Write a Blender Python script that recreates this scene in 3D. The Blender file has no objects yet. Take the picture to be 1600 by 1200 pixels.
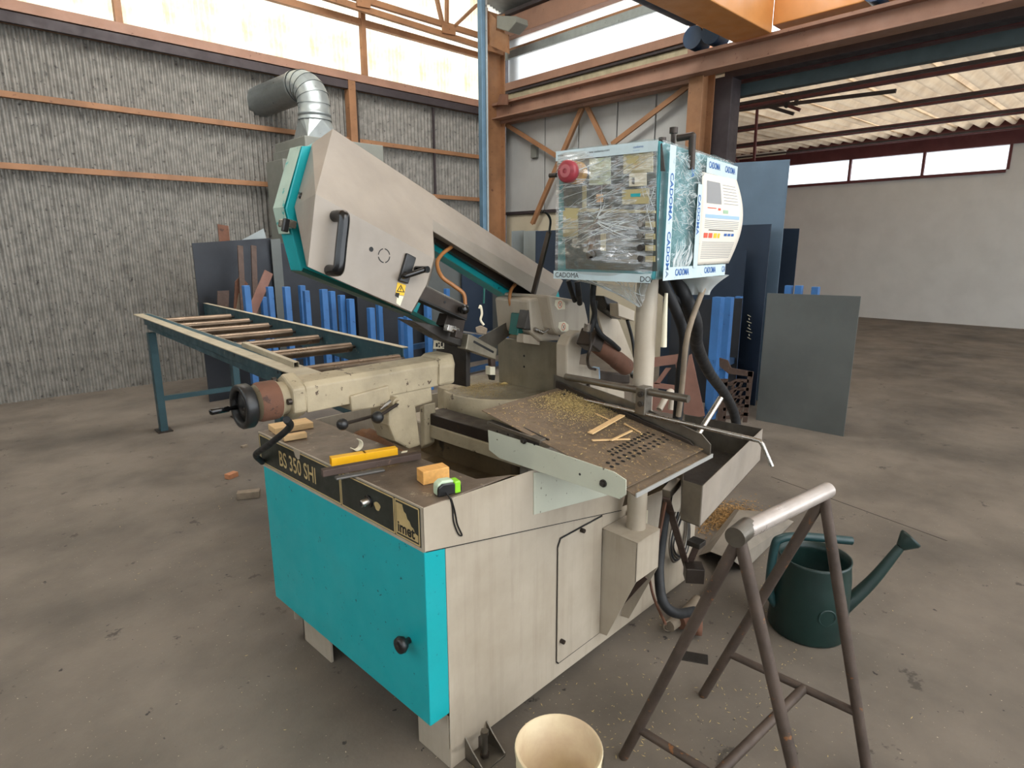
import bpy, bmesh, math, random
from mathutils import Vector as V, Matrix
random.seed(7)
scn = bpy.context.scene
col = scn.collection
R = math.radians

# ------------------------------------------------------------------ camera, sky, big lights, exposure
FPX, PITCH, YAW, CAMH = 945.3, R(12.6), R(46.25), 1.62
cd = bpy.data.cameras.new('camera'); cam = bpy.data.objects.new('camera', cd); col.objects.link(cam)
cam.location = (0, 0, CAMH); cam.rotation_euler = (R(90) - PITCH, 0, -YAW)
cd.sensor_fit = 'HORIZONTAL'; cd.sensor_width = 36; cd.lens = FPX / 1600 * 36; cd.clip_start = .05; cd.clip_end = 200
scn.camera = cam
scn.view_settings.view_transform = 'Standard'; scn.view_settings.look = 'None'
scn.view_settings.exposure = 0.38; scn.view_settings.gamma = 1; scn.view_settings.use_curve_mapping = False
w = bpy.data.worlds.new('overcast_sky'); scn.world = w; w.use_nodes = True
bg = w.node_tree.nodes['Background']; bg.inputs[0].default_value = (.90, .95, 1.0, 1); bg.inputs[1].default_value = 3.0

def area(name, loc, target, sx, sy, power, color):
    l = bpy.data.lights.new(name, 'AREA'); l.shape = 'RECTANGLE'; l.size = sx; l.size_y = sy; l.energy = power; l.color = color
    o = bpy.data.objects.new(name, l); o.location = loc
    o.rotation_euler = (V(target) - V(loc)).to_track_quat('-Z', 'Y').to_euler(); col.objects.link(o); return o
area('fill_light_rear', (2.0, -3.5, 5.6), (1.7, 1.4, .6), 6, 2.5, 170, (1, .98, .95))  # added fill lamp, brightens the saw from behind right
area('fill_light_centre', (3.6, 4.4, 6.1), (4.6, 6.2, 0.5), 5, 2, 330, (1, .99, .97))  # added fill lamp under the roof, lifts the back walls
area('fill_light_far_bay', (12.5, 2, 4.3), (12.5, 2, 0), 7, 6, 500, (1, .98, .96))  # added fill lamp, brightens the neighbouring bay

# ------------------------------------------------------------------ measuring helpers (photo pixel -> point on a real plane)
_f = V((math.sin(YAW) * math.cos(PITCH), math.cos(YAW) * math.cos(PITCH), -math.sin(PITCH)))
_r = V((math.cos(YAW), -math.sin(YAW), 0)); _u = _r.cross(_f); CAM = V((0, 0, CAMH))
def ray(x, y): return _f + _r * ((x - 800) / FPX) - _u * ((y - 600) / FPX)
def PL(x, y, p, n):
    d = ray(x, y); n = V(n); return CAM + d * (n.dot(V(p) - CAM) / n.dot(d))
def PX(x, y, v): return PL(x, y, (v, 0, 0), (1, 0, 0))
def PY(x, y, v): return PL(x, y, (0, v, 0), (0, 1, 0))
def PZ(x, y, v): return PL(x, y, (0, 0, v), (0, 0, 1))
def ZAT(p, y):   # height above ground point p that lies on pixel row y (approx. vertical edge)
    lo, hi = -3., 12.
    for _ in range(50):
        m = (lo + hi) / 2; d = V((p[0], p[1], m)) - CAM
        if 600 - FPX * d.dot(_u) / d.dot(_f) > y: lo = m
        else: hi = m
    return m
# building frame: corner C0, AX runs along the corrugated wall, BX along the panelled wall
TH = R(-2.87); AX = V((math.cos(TH), math.sin(TH), 0)); BX = V((-math.sin(TH), math.cos(TH), 0))
C0 = CAM + ray(790, 388) * 11; C0.z = 0
def B(a, b, z): return C0 + AX * a + BX * b + V((0, 0, z))
def PA(x, y, b=0): return PL(x, y, C0 + BX * b, BX)      # on a plane parallel to the corrugated wall
def PB(x, y, a=0): return PL(x, y, C0 + AX * a, AX)      # on a plane parallel to the panelled wall
def ab(p): d = V(p) - C0; return d.dot(AX), d.dot(BX), p[2]

# ------------------------------------------------------------------ materials
def lin(c):
    c = c / 255; return c / 12.92 if c <= .04045 else ((c + .055) / 1.055) ** 2.4
def S(r, g, b): return (lin(r), lin(g), lin(b), 1)
def mul(c, k): return (c[0] * k, c[1] * k, c[2] * k, 1)
MATS = {}
def M(name, base, rough=.5, metal=0, var=.25, scale=5, dark=None, spots=0, spotcol=None, spotscale=30, streak=0, bump=0, bscale=40, stretch=None, coat=0):
    """painted / bare surface: base colour, cloudy wear, optional flecks of another colour, optional vertical dirt runs"""
    m = bpy.data.materials.new(name); m.use_nodes = True; nt = m.node_tree; N = nt.nodes; L = nt.links
    b = N['Principled BSDF']; b.inputs['Roughness'].default_value = rough; b.inputs['Metallic'].default_value = metal
    if coat: b.inputs['Coat Weight'].default_value = coat
    tc = N.new('ShaderNodeTexCoord'); mp = N.new('ShaderNodeMapping'); L.new(tc.outputs['Object'], mp.inputs[0])
    if stretch: mp.inputs['Scale'].default_value = stretch
    def noise(sc, det=6, src=None, ro=.6):
        n = N.new('ShaderNodeTexNoise'); n.inputs['Scale'].default_value = sc; n.inputs['Detail'].default_value = det
        n.inputs['Roughness'].default_value = ro; L.new((src or mp).outputs[0], n.inputs['Vector']); return n
    def ramp(n, lo, hi):
        r = N.new('ShaderNodeMapRange'); r.inputs[1].default_value = lo; r.inputs[2].default_value = hi; r.clamp = True
        L.new(n.outputs[0], r.inputs[0]); return r
    def mix(fac, a, c):
        x = N.new('ShaderNodeMix'); x.data_type = 'RGBA'; L.new(fac.outputs[0], x.inputs[0])
        for k, v in ((6, a), (7, c)):
            if hasattr(v, 'outputs'): L.new(v.outputs[2], x.inputs[k])
            else: x.inputs[k].default_value = v
        return x
    c = mix(ramp(noise(scale), .38, .68), base, dark or mul(base, 1 - var))
    if streak:
        m2 = N.new('ShaderNodeMapping'); m2.inputs['Scale'].default_value = (14, 14, .9); L.new(tc.outputs['Object'], m2.inputs[0])
        r = ramp(noise(2.2, 4, m2), .5, .8); mm = N.new('ShaderNodeMath'); mm.operation = 'MULTIPLY'; mm.inputs[1].default_value = streak
        L.new(r.outputs[0], mm.inputs[0]); c = mix(mm, c, spotcol or mul(base, .4))
    if spots:
        c = mix(ramp(noise(spotscale, 5, None, .7), .66 - spots * .16, .70 - spots * .16), c, spotcol or mul(base, .3))
    L.new(c.outputs[2], b.inputs['Base Color'])
    rr = ramp(noise(scale * 2.3), .3, .7); rr.inputs[3].default_value = max(.05, rough - .1); rr.inputs[4].default_value = min(1, rough + .15)
    L.new(rr.outputs[0], b.inputs['Roughness'])
    if bump:
        bp = N.new('ShaderNodeBump'); bp.inputs['Strength'].default_value = bump; bp.inputs['Distance'].default_value = .01
        L.new(noise(bscale, 5).outputs[0], bp.inputs['Height']); L.new(bp.outputs[0], b.inputs['Normal'])
    MATS[name] = m; return m
def flat(name, c, rough=.6, metal=0, emit=0):
    m = bpy.data.materials.new(name); m.use_nodes = True; b = m.node_tree.nodes['Principled BSDF']
    b.inputs['Base Color'].default_value = c; b.inputs['Roughness'].default_value = rough; b.inputs['Metallic'].default_value = metal
    return m
def sheet_light(name, c1, c2, through=.85, scale=1.2):   # translucent glazing that daylight comes through
    m = bpy.data.materials.new(name); m.use_nodes = True; nt = m.node_tree; N = nt.nodes; L = nt.links
    N.remove(N['Principled BSDF']); out = N['Material Output']
    tc = N.new('ShaderNodeTexCoord'); n = N.new('ShaderNodeTexNoise'); n.inputs['Scale'].default_value = scale; n.inputs['Detail'].default_value = 7
    n.inputs['Roughness'].default_value = .65; L.new(tc.outputs['Object'], n.inputs['Vector'])
    r = N.new('ShaderNodeMapRange'); r.inputs[1].default_value = .42; r.inputs[2].default_value = .66; L.new(n.outputs[0], r.inputs[0])
    x = N.new('ShaderNodeMix'); x.data_type = 'RGBA'; x.inputs[6].default_value = c1; x.inputs[7].default_value = c2; L.new(r.outputs[0], x.inputs[0])
    d = N.new('ShaderNodeBsdfDiffuse'); t = N.new('ShaderNodeBsdfTranslucent'); s = N.new('ShaderNodeMixShader'); s.inputs[0].default_value = through
    L.new(x.outputs[2], d.inputs[0]); L.new(x.outputs[2], t.inputs[0]); L.new(d.outputs[0], s.inputs[1]); L.new(t.outputs[0], s.inputs[2]); L.new(s.outputs[0], out.inputs[0])
    return m
def film_mat(name, white=.11, gloss=.24):
    m = bpy.data.materials.new(name); m.use_nodes = True; nt = m.node_tree; N = nt.nodes; L = nt.links
    N.remove(N['Principled BSDF']); out = N['Material Output']
    tr = N.new('ShaderNodeBsdfTransparent'); gl = N.new('ShaderNodeBsdfGlossy'); gl.inputs['Roughness'].default_value = .12
    df = N.new('ShaderNodeBsdfDiffuse'); df.inputs[0].default_value = (.85, .9, .9, 1)
    tl = N.new('ShaderNodeBsdfTranslucent'); tl.inputs[0].default_value = (.85, .9, .9, 1)
    tc = N.new('ShaderNodeTexCoord'); mp = N.new('ShaderNodeMapping'); mp.inputs['Rotation'].default_value = (R(62), 0, 0); mp.inputs['Scale'].default_value = (18, 5, 42); L.new(tc.outputs['Object'], mp.inputs[0])
    n = N.new('ShaderNodeTexNoise'); n.inputs['Scale'].default_value = 1.0; n.inputs['Detail'].default_value = 5; L.new(mp.outputs[0], n.inputs['Vector'])
    bp = N.new('ShaderNodeBump'); bp.inputs['Strength'].default_value = 1; bp.inputs['Distance'].default_value = .012; L.new(n.outputs[0], bp.inputs['Height'])
    L.new(bp.outputs[0], gl.inputs['Normal'])
    a = N.new('ShaderNodeMixShader'); a.inputs[0].default_value = gloss; L.new(tr.outputs[0], a.inputs[1]); L.new(gl.outputs[0], a.inputs[2])
    h = N.new('ShaderNodeMixShader'); h.inputs[0].default_value = .4; L.new(df.outputs[0], h.inputs[1]); L.new(tl.outputs[0], h.inputs[2])
    c = N.new('ShaderNodeMixShader'); c.inputs[0].default_value = white; L.new(a.outputs[0], c.inputs[1]); L.new(h.outputs[0], c.inputs[2])
    L.new(c.outputs[0], out.inputs[0]); return m

cream   = M('cream_paint', S(178, 167, 150), .45, 0, .26, 2.6, dark=S(158, 146, 128), spots=.0, spotcol=S(116, 100, 80), spotscale=50, streak=.24)
greypnt = M('warm_grey_paint', S(158, 148, 136), .42, 0, .24, 3.2, streak=.10, spotcol=S(140, 126, 108))
oldcast = M('worn_casting_paint', S(170, 156, 128), .55, 0, .3, 7, spots=.3, spotcol=S(74, 58, 42), spotscale=26, bump=.25)
palegrn = M('pale_green_grey_paint', S(188, 190, 172), .45, 0, .14, 3, spots=.1, spotcol=S(90, 84, 70), spotscale=38)
teal    = M('teal_paint', S(14, 160, 166), .42, 0, .1, 2.4, spots=.06, spotcol=S(8, 62, 66), spotscale=42)
dkteal  = M('dark_teal_paint', S(22, 92, 84), .35, 0, .3, 6)
paleteal= M('peeled_teal_edge', S(176, 198, 182), .5, 0, .2, 8, spots=.35, spotcol=S(60, 160, 156), spotscale=16)
worktop = M('grimy_worktop', S(112, 98, 84), .45, .2, .4, 7, spots=.3, spotcol=S(150, 138, 118), spotscale=22, bump=.15)
steel   = M('bare_steel', S(128, 122, 112), .38, .85, .35, 9, bump=.1)
brsteel = M('bright_steel', S(170, 165, 158), .25, .95, .15, 14)
dksteel = M('dark_oily_steel', S(66, 58, 52), .42, .6, .35, 8, spots=.15, spotcol=S(100, 76, 54))
jawst   = M('ground_jaw_steel', S(150, 142, 124), .4, .7, .35, 6, streak=.2, spotcol=S(70, 60, 44))
rollerm = M('worn_roller_steel', S(112, 96, 80), .32, .75, .4, 6, bump=.12, bscale=14)
blackp  = M('black_plastic', S(28, 28, 28), .35, 0, .2, 10)
rubber  = M('black_rubber', S(24, 25, 27), .6, 0, .3, 12)
rust    = M('rusty_steel', S(112, 76, 58), .75, .1, .35, 6, spots=.3, spotcol=S(70, 50, 42), spotscale=20, bump=.2)
pinkrust= M('red_oxide_plate', S(134, 98, 86), .7, 0, .25, 4)
brown   = M('brown_scaled_steel', S(84, 68, 60), .55, .3, .3, 9, spots=.2, spotcol=S(112, 92, 78))
trough  = M('oily_trough', S(96, 80, 56), .45, .2, .5, 5, spots=.35, spotcol=S(34, 26, 18), spotscale=10)
orstuff = M('rusty_sludge', S(112, 74, 40), .8, 0, .5, 12, bump=.6, bscale=30)
sawd    = M('sawdust', S(206, 182, 122), .9, 0, .3, 40)
traym   = M('dusty_tray_steel', S(120, 103, 84), .6, .3, .4, 6, spots=.5, spotcol=S(156, 130, 92), spotscale=55, bump=.25, bscale=90)
gunm    = M('gunmetal', S(74, 70, 66), .4, .7, .3, 12)
platem  = M('name_plate_black', S(40, 44, 38), .4, 0, .25, 9)
gold    = M('gold_print', S(200, 176, 124), .45, .2, .2, 20)
yellow  = M('yellow_paint', S(244, 182, 22), .4, 0, .12, 8)
ylabel  = flat('yellow_label', S(228, 184, 40), .5)
wood    = M('pale_wood', S(214, 178, 128), .7, 0, .2, 12, stretch=(1, 6, 6), streak=0)
owood   = M('orange_wood', S(222, 166, 92), .65, 0, .2, 12, stretch=(6, 1, 6))
whitep  = M('white_label', S(226, 218, 192), .6, 0, .12, 12)
black   = flat('black_print', S(16, 16, 16), .6)
blackgl = flat('black_gloss', S(12, 12, 13), .2)
red     = M('red_plastic', S(150, 52, 62), .4, 0, .15, 14)
redprint= flat('red_print', S(206, 84, 60), .6)
blueprint=flat('blue_print', S(38, 92, 160), .5)
copper  = M('amber_hose', S(164, 110, 62), .35, 0, .25, 10)
bluepost= M('blue_rack_paint', S(54, 106, 164), .5, 0, .25, 4, spots=.1, spotcol=S(30, 60, 100), spotscale=16)
dkblue  = M('dark_blue_paint', S(28, 62, 96), .5, 0, .3, 4)
conveyp = M('conveyor_blue_green', S(44, 76, 84), .45, .1, .3, 4, spots=.15, spotcol=S(120, 120, 104), spotscale=20)
dustytop= M('dusty_flange', S(168, 158, 136), .6, .1, .2, 8)
sheet_a = M('blue_grey_sheet', S(104, 124, 142), .38, .5, .2, 1.5)
sheet_b = M('dark_blue_sheet', S(46, 58, 74), .42, .5, .25, 1.5)
sheet_c = M('black_sheet', S(52, 55, 60), .45, .5, .3, 2)
sheet_d = M('mid_grey_sheet', S(98, 102, 100), .45, .4, .25, 1.6, bump=.05)
sheet_e = M('pale_grey_sheet', S(150, 158, 158), .45, .3, .15, 2)
sheetedg= flat('bare_sheet_edge', S(190, 190, 186), .4, .5)
orangest= M('orange_brown_steel_paint', S(148, 106, 72), .6, 0, .3, 3, spots=.15, spotcol=S(92, 54, 36), spotscale=14)
pinkst  = M('faded_oxide_beam', S(150, 114, 94), .6, 0, .22, 3, spots=.1, spotcol=S(100, 66, 52), spotscale=14)
maroon  = M('maroon_steel', S(96, 48, 50), .6, 0, .25, 3)
darkst  = M('dark_steelwork', S(58, 50, 52), .6, .1, .3, 4)
greenst = M('grey_green_beam', S(62, 76, 78), .6, 0, .25, 4)
craneo  = M('orange_crane_paint', S(212, 146, 82), .4, 0, .12, 3)
galv    = M('galvanised', S(150, 158, 158), .36, .55, .15, 9)
galvpost= M('blue_grey_pipe', S(84, 112, 130), .4, .4, .25, 4)
cabgrey = M('grey_cabinet', S(120, 122, 114), .55, 0, .15, 3)
corrm   = M('weathered_corrugated_steel', S(138, 135, 128), .6, .3, .45, 9, spots=.35, spotcol=S(72, 70, 66), spotscale=20)
wallpan = M('dull_white_panel', S(172, 172, 168), .6, 0, .14, 1.2, streak=.12, spotcol=S(134, 132, 128))
wallyel = M('cream_plaster', S(190, 180, 156), .7, 0, .14, 2)
concwall= M('stained_lintel', S(176, 166, 136), .8, 0, .3, 5, streak=.3, spotcol=S(120, 112, 92), bump=.2)
whitewl = M('white_wall', S(206, 206, 202), .7, 0, .08, 2)
roofm   = sheet_light('fibre_roof_sheet', S(214, 198, 174), S(186, 168, 146), .12, 1.5)
roofg   = M('grey_roof_lining', S(112, 112, 110), .7, 0, .25, 6)
bucketm = M('cream_bucket_plastic', S(218, 204, 170), .45, 0, .12, 5, spots=.08, spotcol=S(90, 76, 56), spotscale=24)
bucketin= M('stained_bucket_inside', S(214, 196, 160), .5, 0, .35, 5, dark=S(186, 158, 128))
canm    = M('dark_green_plastic', S(18, 44, 40), .4, 0, .35, 5)
canh    = M('green_grey_handle', S(26, 60, 62), .4, 0, .25, 8)
trestlem= M('rusty_trestle_tube', S(84, 71, 62), .6, .3, .4, 9, spots=.2, spotcol=S(126, 84, 50), spotscale=24, bump=.15)
trestlet= M('bare_trestle_tube', S(188, 178, 170), .35, .45, .2, 10)
offwood = M('old_grey_wood', S(136, 122, 104), .8, 0, .3, 14)
redwood = M('reddish_wood', S(176, 120, 84), .8, 0, .25, 14)
tapeg   = M('tape_pale_green', S(186, 204, 176), .4, 0, .08, 10)
lime    = flat('lime_plastic', S(136, 206, 36), .4)
filmm   = film_mat('clear_wrapping_film')
filmw   = film_mat('creased_wrapping_film', .62, .3)
tapemat = M('pale_wrapping_tape', S(196, 214, 218), .35, 0, .1, 16)
panelbk = M('control_panel_dark', S(62, 70, 66), .45, 0, .2, 8)
boxteal = M('control_box_teal', S(60, 140, 146), .45, 0, .12, 5)
beige   = M('beige_label', S(176, 164, 118), .6, 0, .12, 12)
palepan = M('pale_instrument', S(190, 198, 168), .5, 0, .1, 9)
paper   = M('paper_sheet', S(222, 214, 200), .6, 0, .06, 6)
greyprn = flat('grey_print', S(140, 140, 140), .7)
lblue   = flat('light_blue_print', S(150, 180, 206), .6)
fibre   = sheet_light('translucent_fibreglass', S(240, 236, 222), S(196, 172, 118), .9, .8)
frost   = sheet_light('frosted_glazing', S(252, 254, 255), S(244, 248, 250), .92, .5)

# concrete floor
def floor_mat():
    m = M('stained_concrete', S(114, 105, 94), .72, 0, .42, 1.4, spots=.2, spotcol=S(70, 64, 56), spotscale=5, bump=.2, bscale=60)
    nt = m.node_tree; N = nt.nodes; L = nt.links; b = N['Principled BSDF']
    src = b.inputs['Base Color'].links[0].from_socket
    tc = N['Texture Coordinate']
    def n(sc, lo, hi, a, c, det=4):
        t = N.new('ShaderNodeTexNoise'); t.inputs['Scale'].default_value = sc; t.inputs['Detail'].default_value = det; L.new(tc.outputs['Object'], t.inputs['Vector'])
        r = N.new('ShaderNodeMapRange'); r.inputs[1].default_value = lo; r.inputs[2].default_value = hi; L.new(t.outputs[0], r.inputs[0])
        x = N.new('ShaderNodeMix'); x.data_type = 'RGBA'; L.new(r.outputs[0], x.inputs[0]); L.new(a, x.inputs[6]); x.inputs[7].default_value = c; return x.outputs[2]
    o = n(90, .70, .74, src, S(176, 164, 140), 3)
    o = n(24, .70, .73, o, S(46, 42, 38), 5)
    o = n(.9, .50, .72, o, S(72, 66, 59), 8)
    L.new(o, b.inputs['Base Color']); return m
floorm = floor_mat()

# ------------------------------------------------------------------ mesh helpers
class MB:
    def __init__(s): s.v = []; s.f = []; s.sm = []
    def add(s, vs, fs, smooth=False):
        k = len(s.v); s.v += [V(p) for p in vs]; s.f += [tuple(i + k for i in f) for f in fs]; s.sm += [smooth] * len(fs); return s
    def box(s, x0, x1, y0, y1, z0, z1):
        return s.obox(V(((x0 + x1) / 2, (y0 + y1) / 2, (z0 + z1) / 2)), V((1, 0, 0)), V((0, 1, 0)), V((0, 0, 1)), abs(x1 - x0) / 2, abs(y1 - y0) / 2, abs(z1 - z0) / 2)
    def obox(s, c, a, b, d, ha, hb, hd):
        c, a, b, d = V(c), V(a), V(b), V(d)
        vs = [c + a * (i * ha) + b * (j * hb) + d * (k * hd) for i in (-1, 1) for j in (-1, 1) for k in (-1, 1)]
        return s.add(vs, [(0, 1, 3, 2), (4, 6, 7, 5), (0, 4, 5, 1), (2, 3, 7, 6), (0, 2, 6, 4), (1, 5, 7, 3)])
    def bar(s, p, q, w, h, up=(0, 0, 1)):      # rectangular bar from p to q
        p, q = V(p), V(q); d = (q - p); l = d.length; d.normalize(); side = d.cross(V(up))
        if side.length < 1e-4: side = d.cross(V((1, 0, 0)))
        side.normalize(); u = side.cross(d)
        return s.obox((p + q) / 2, d, side, u, l / 2, w / 2, h / 2)
    def prism(s, pts, vec):
        pts = [V(p) for p in pts]; vec = V(vec); n = len(pts)
        fs = [tuple(range(n)), tuple(range(2 * n - 1, n - 1, -1))] + [(i, (i + 1) % n, (i + 1) % n + n, i + n) for i in range(n)]
        return s.add(pts + [p + vec for p in pts], fs)
    def tube(s, path, r, seg=10, spline=0, cap=True, r1=None):
        P = [V(p) for p in path]
        if spline and len(P) > 2:
            Q = []
            E = [P[0] * 2 - P[1]] + P + [P[-1] * 2 - P[-2]]
            for i in range(1, len(E) - 2):
                a, b, c, d = E[i - 1:i + 3]
                for k in range(spline):
                    t = k / spline
                    Q.append(.5 * ((2 * b) + (c - a) * t + (2 * a - 5 * b + 4 * c - d) * t * t + (3 * b - a - 3 * c + d) * t ** 3))
            P = Q + [P[-1]]
        n = len(P); vs = []; t0 = (P[1] - P[0]).normalized()
        up = V((0, 0, 1)) if abs(t0.z) < .9 else V((1, 0, 0)); nx = t0.cross(up).normalized()
        for i in range(n):
            t = ((P[min(i + 1, n - 1)] - P[max(i - 1, 0)])).normalized()
            nx = (nx - t * nx.dot(t)).normalized(); ny = t.cross(nx)
            rr = r if r1 is None else r + (r1 - r) * i / (n - 1)
            vs += [P[i] + (nx * math.cos(2 * math.pi * k / seg) + ny * math.sin(2 * math.pi * k / seg)) * rr for k in range(seg)]
        fs = [(i * seg + k, i * seg + (k + 1) % seg, (i + 1) * seg + (k + 1) % seg, (i + 1) * seg + k) for i in range(n - 1) for k in range(seg)]
        s.add(vs, fs, True)
        if cap:
            s.add(vs[:seg], [tuple(range(seg - 1, -1, -1))]); s.add(vs[-seg:], [tuple(range(seg))])
        return s
    def lathe(s, prof, o, d, seg=24, smooth=True, closed=False):   # prof: (radius, distance along d)
        o, d = V(o), V(d).normalized(); a = d.cross(V((0, 0, 1)) if abs(d.z) < .9 else V((1, 0, 0))).normalized(); b = d.cross(a)
        vs = [o + d * h + (a * math.cos(2 * math.pi * k / seg) + b * math.sin(2 * math.pi * k / seg)) * max(r, 1e-5) for r, h in prof for k in range(seg)]
        n = len(prof); rng = range(n if closed else n - 1)
        fs = [(i * seg + k, i * seg + (k + 1) % seg, ((i + 1) % n) * seg + (k + 1) % seg, ((i + 1) % n) * seg + k) for i in rng for k in range(seg)]
        return s.add(vs, fs, smooth)
    def cyl(s, p, q, r, seg=16):
        p, q = V(p), V(q); l = (q - p).length
        s.lathe([(r, 0), (r, l)], p, q - p, seg)
        s.lathe([(0, 0), (r, 0)], p, q - p, seg, False); return s.lathe([(r, l), (0, l)], p, q - p, seg, False)
    def ball(s, c, r, seg=14):
        return s.lathe([(r * math.sin(math.pi * i / 8), -r * math.cos(math.pi * i / 8)) for i in range(9)], c, (0, 0, 1), seg)
    def grid(s, nu, nv, fn, smooth=True):
        vs = [fn(i / nu, j / nv) for i in range(nu + 1) for j in range(nv + 1)]
        return s.add(vs, [(i * (nv + 1) + j, (i + 1) * (nv + 1) + j, (i + 1) * (nv + 1) + j + 1, i * (nv + 1) + j + 1) for i in range(nu) for j in range(nv)], smooth)
    def mesh(s, name, mat, off=V((0, 0, 0))):
        me = bpy.data.meshes.new(name); me.from_pydata([tuple(p - off) for p in s.v], [], s.f)
        me.materials.append(mat); bm = bmesh.new(); bm.from_mesh(me)
        bm.faces.ensure_lookup_table()
        for f, k in zip(bm.faces, s.sm): f.smooth = k
        bmesh.ops.recalc_face_normals(bm, faces=bm.faces); bm.to_mesh(me); bm.free(); return me

def wloc(o):
    p = V(o.location)
    while o.parent: o = o.parent; p += o.location
    return p
def part(mb, name, mat, parent=None, bevel=0, label=None, kind=None, solid=0):
    off = wloc(parent) if parent else V((0, 0, 0))
    o = bpy.data.objects.new(name, mb.mesh(name, mat, off)); col.objects.link(o); o.parent = parent
    if solid:
        k = o.modifiers.new('thickness', 'SOLIDIFY'); k.thickness = solid; k.offset = 0
    if bevel:
        k = o.modifiers.new('edges', 'BEVEL'); k.width = bevel; k.segments = 2; k.limit_method = 'ANGLE'; k.angle_limit = R(40)
    if label: o['label'] = label
    if kind: o['kind'] = kind
    return o
def thing(name, label, cat, loc, group=None):
    o = bpy.data.objects.new(name, None); o.empty_display_size = .1; o.location = loc; col.objects.link(o)
    o['label'] = label; o['category'] = cat
    if group: o['group'] = group
    return o
def one(mb, name, mat, label, cat, group=None, bevel=0, solid=0):   # a thing that is one mesh, origin at its base
    zs = min(p.z for p in mb.v); c = sum(mb.v, V((0, 0, 0))) / len(mb.v); off = V((c.x, c.y, zs))
    o = bpy.data.objects.new(name, mb.mesh(name, mat, off)); o.location = off; col.objects.link(o)
    o['label'] = label; o['category'] = cat
    if group: o['group'] = group
    if bevel:
        k = o.modifiers.new('edges', 'BEVEL'); k.width = bevel; k.segments = 2; k.limit_method = 'ANGLE'; k.angle_limit = R(40)
    if solid:
        k = o.modifiers.new('thickness', 'SOLIDIFY'); k.thickness = solid; k.offset = 0
    return o
def struct(name, mb=None, mat=None, bevel=0):
    if mb is None:
        o = bpy.data.objects.new(name, None); col.objects.link(o)
    else: o = part(mb, name, mat, None, bevel)
    o['kind'] = 'structure'; return o
def text(s, name, mat, parent, org, right, up, h, squash=1, depth=.0012, label=None, bold=.0):
    cu = bpy.data.curves.new(name, 'FONT'); cu.body = s; cu.size = 1; cu.extrude = 0; cu.offset = bold; cu.resolution_u = 3
    t = bpy.data.objects.new(name, cu); me0 = bpy.data.meshes.new_from_object(t); bpy.data.objects.remove(t)
    right, up = V(right).normalized(), V(up).normalized(); nrm = right.cross(up)
    mb = MB(); k = h / .72
    vs = [V(org) + right * (v.co.x * k * squash) + up * (v.co.y * k) for v in me0.vertices]
    mb.add([p + nrm * depth for p in vs], [tuple(p.vertices) for p in me0.polygons])
    bpy.data.meshes.remove(me0)
    return part(mb, name, mat, parent, label=label)
UP = V((0, 0, 1))

# ================================================================== THE BUILDING
# floor: one slab with sawn joints
fl = MB(); fl.add([(-14, -9, 0), (24, -9, 0), (24, 16, 0), (-14, 16, 0)], [(0, 1, 2, 3)])
floor = struct('floor', fl, floorm)
jm = flat('joint_dirt', S(64, 58, 52), .9)
for n, (p, q) in enumerate((((1205, 745), (1480, 845)),)):
    m = MB(); m.bar(PZ(*p, .0005), PZ(*q, .0005), .006, .002); part(m, 'floor_joint', jm, floor)

# wall along the left: corrugated steel below, fibreglass glazing above
zr = PA(350, 80).z; zo = PA(350, 103).z; ztop = 7.6
wall_left = struct('wall_left')
def corr(name, mat, width, z0, z1, amp=.016, pitch=.063):
    n = int(round(width / pitch)) * 6; mb = MB()
    mb.grid(n, 1, lambda u, v: V((u * width, amp * math.sin(2 * math.pi * u * width / pitch), z0 + v * (z1 - z0))))
    return mb.mesh(name, mat)
SW = .882
m_low = corr('corrugated_sheet', corrm, SW, 0, zr); m_up = corr('translucent_sheet', fibre, SW, zr, ztop)
for k in range(15):
    for nm, me in (('corrugated_sheet', m_low), ('translucent_sheet', m_up)):
        o = bpy.data.objects.new(nm, me); o.location = B(-SW * (k + 1), .03, 0); o.rotation_euler.z = TH; o.parent = wall_left; col.objects.link(o)
def abar(a0, b0, z0, a1, b1, z1, wdt, h, name, mat, parent, label=None):
    m = MB(); m.bar(B(a0, b0, z0), B(a1, b1, z1), wdt, h); return part(m, name, mat, parent, label=label)
for px in ((350, 192.7), (350, 283.4)):
    z = PA(*px, -.05).z; abar(-13, -.05, z, -.25, -.05, z, .06, .06, 'girt', orangest, wall_left)
abar(-13, -.08, zo + .015, -.1, -.08, zo + .015, .08, .05, 'girt', orangest, wall_left)
abar(-13, -.06, zr - .02, -.1, -.06, zr - .02, .16, .10, 'sill_rail', pinkst, wall_left)
abar(-13, -.10, zr - .13, -.1, -.10, zr - .13, .05, .10, 'sill_channel', darkst, wall_left)
zm = PA(437.5, 0, -.05).z; abar(-13, -.05, zm, -.2, -.05, zm, .07, .08, 'girt', orangest, wall_left)
a_ = ab(PA(568, 80, -.06))[0]; abar(a_, -.06, zr, a_, -.06, ztop, .07, .07, 'mullion', orangest, wall_left)
abar(a_ - 3.0, -.06, zr, a_ - 3.0, -.06, ztop, .07, .07, 'mullion', orangest, wall_left)
a_ = ab(PA(549, 180, -.08))[0]
abar(a_, -.08, 0, a_, -.08, zr - .05, .11, .11, 'post', orangest, wall_left); abar(a_ + .09, -.07, 0, a_ + .09, -.07, zr - .1, .04, .04, 'drain_pipe', dksteel, wall_left)
a_ = ab(PA(679, 260, -.06))[0]; abar(a_, -.06, 0, a_, -.06, zr - .2, .03, .03, 'conduit', darkst, wall_left)
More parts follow.
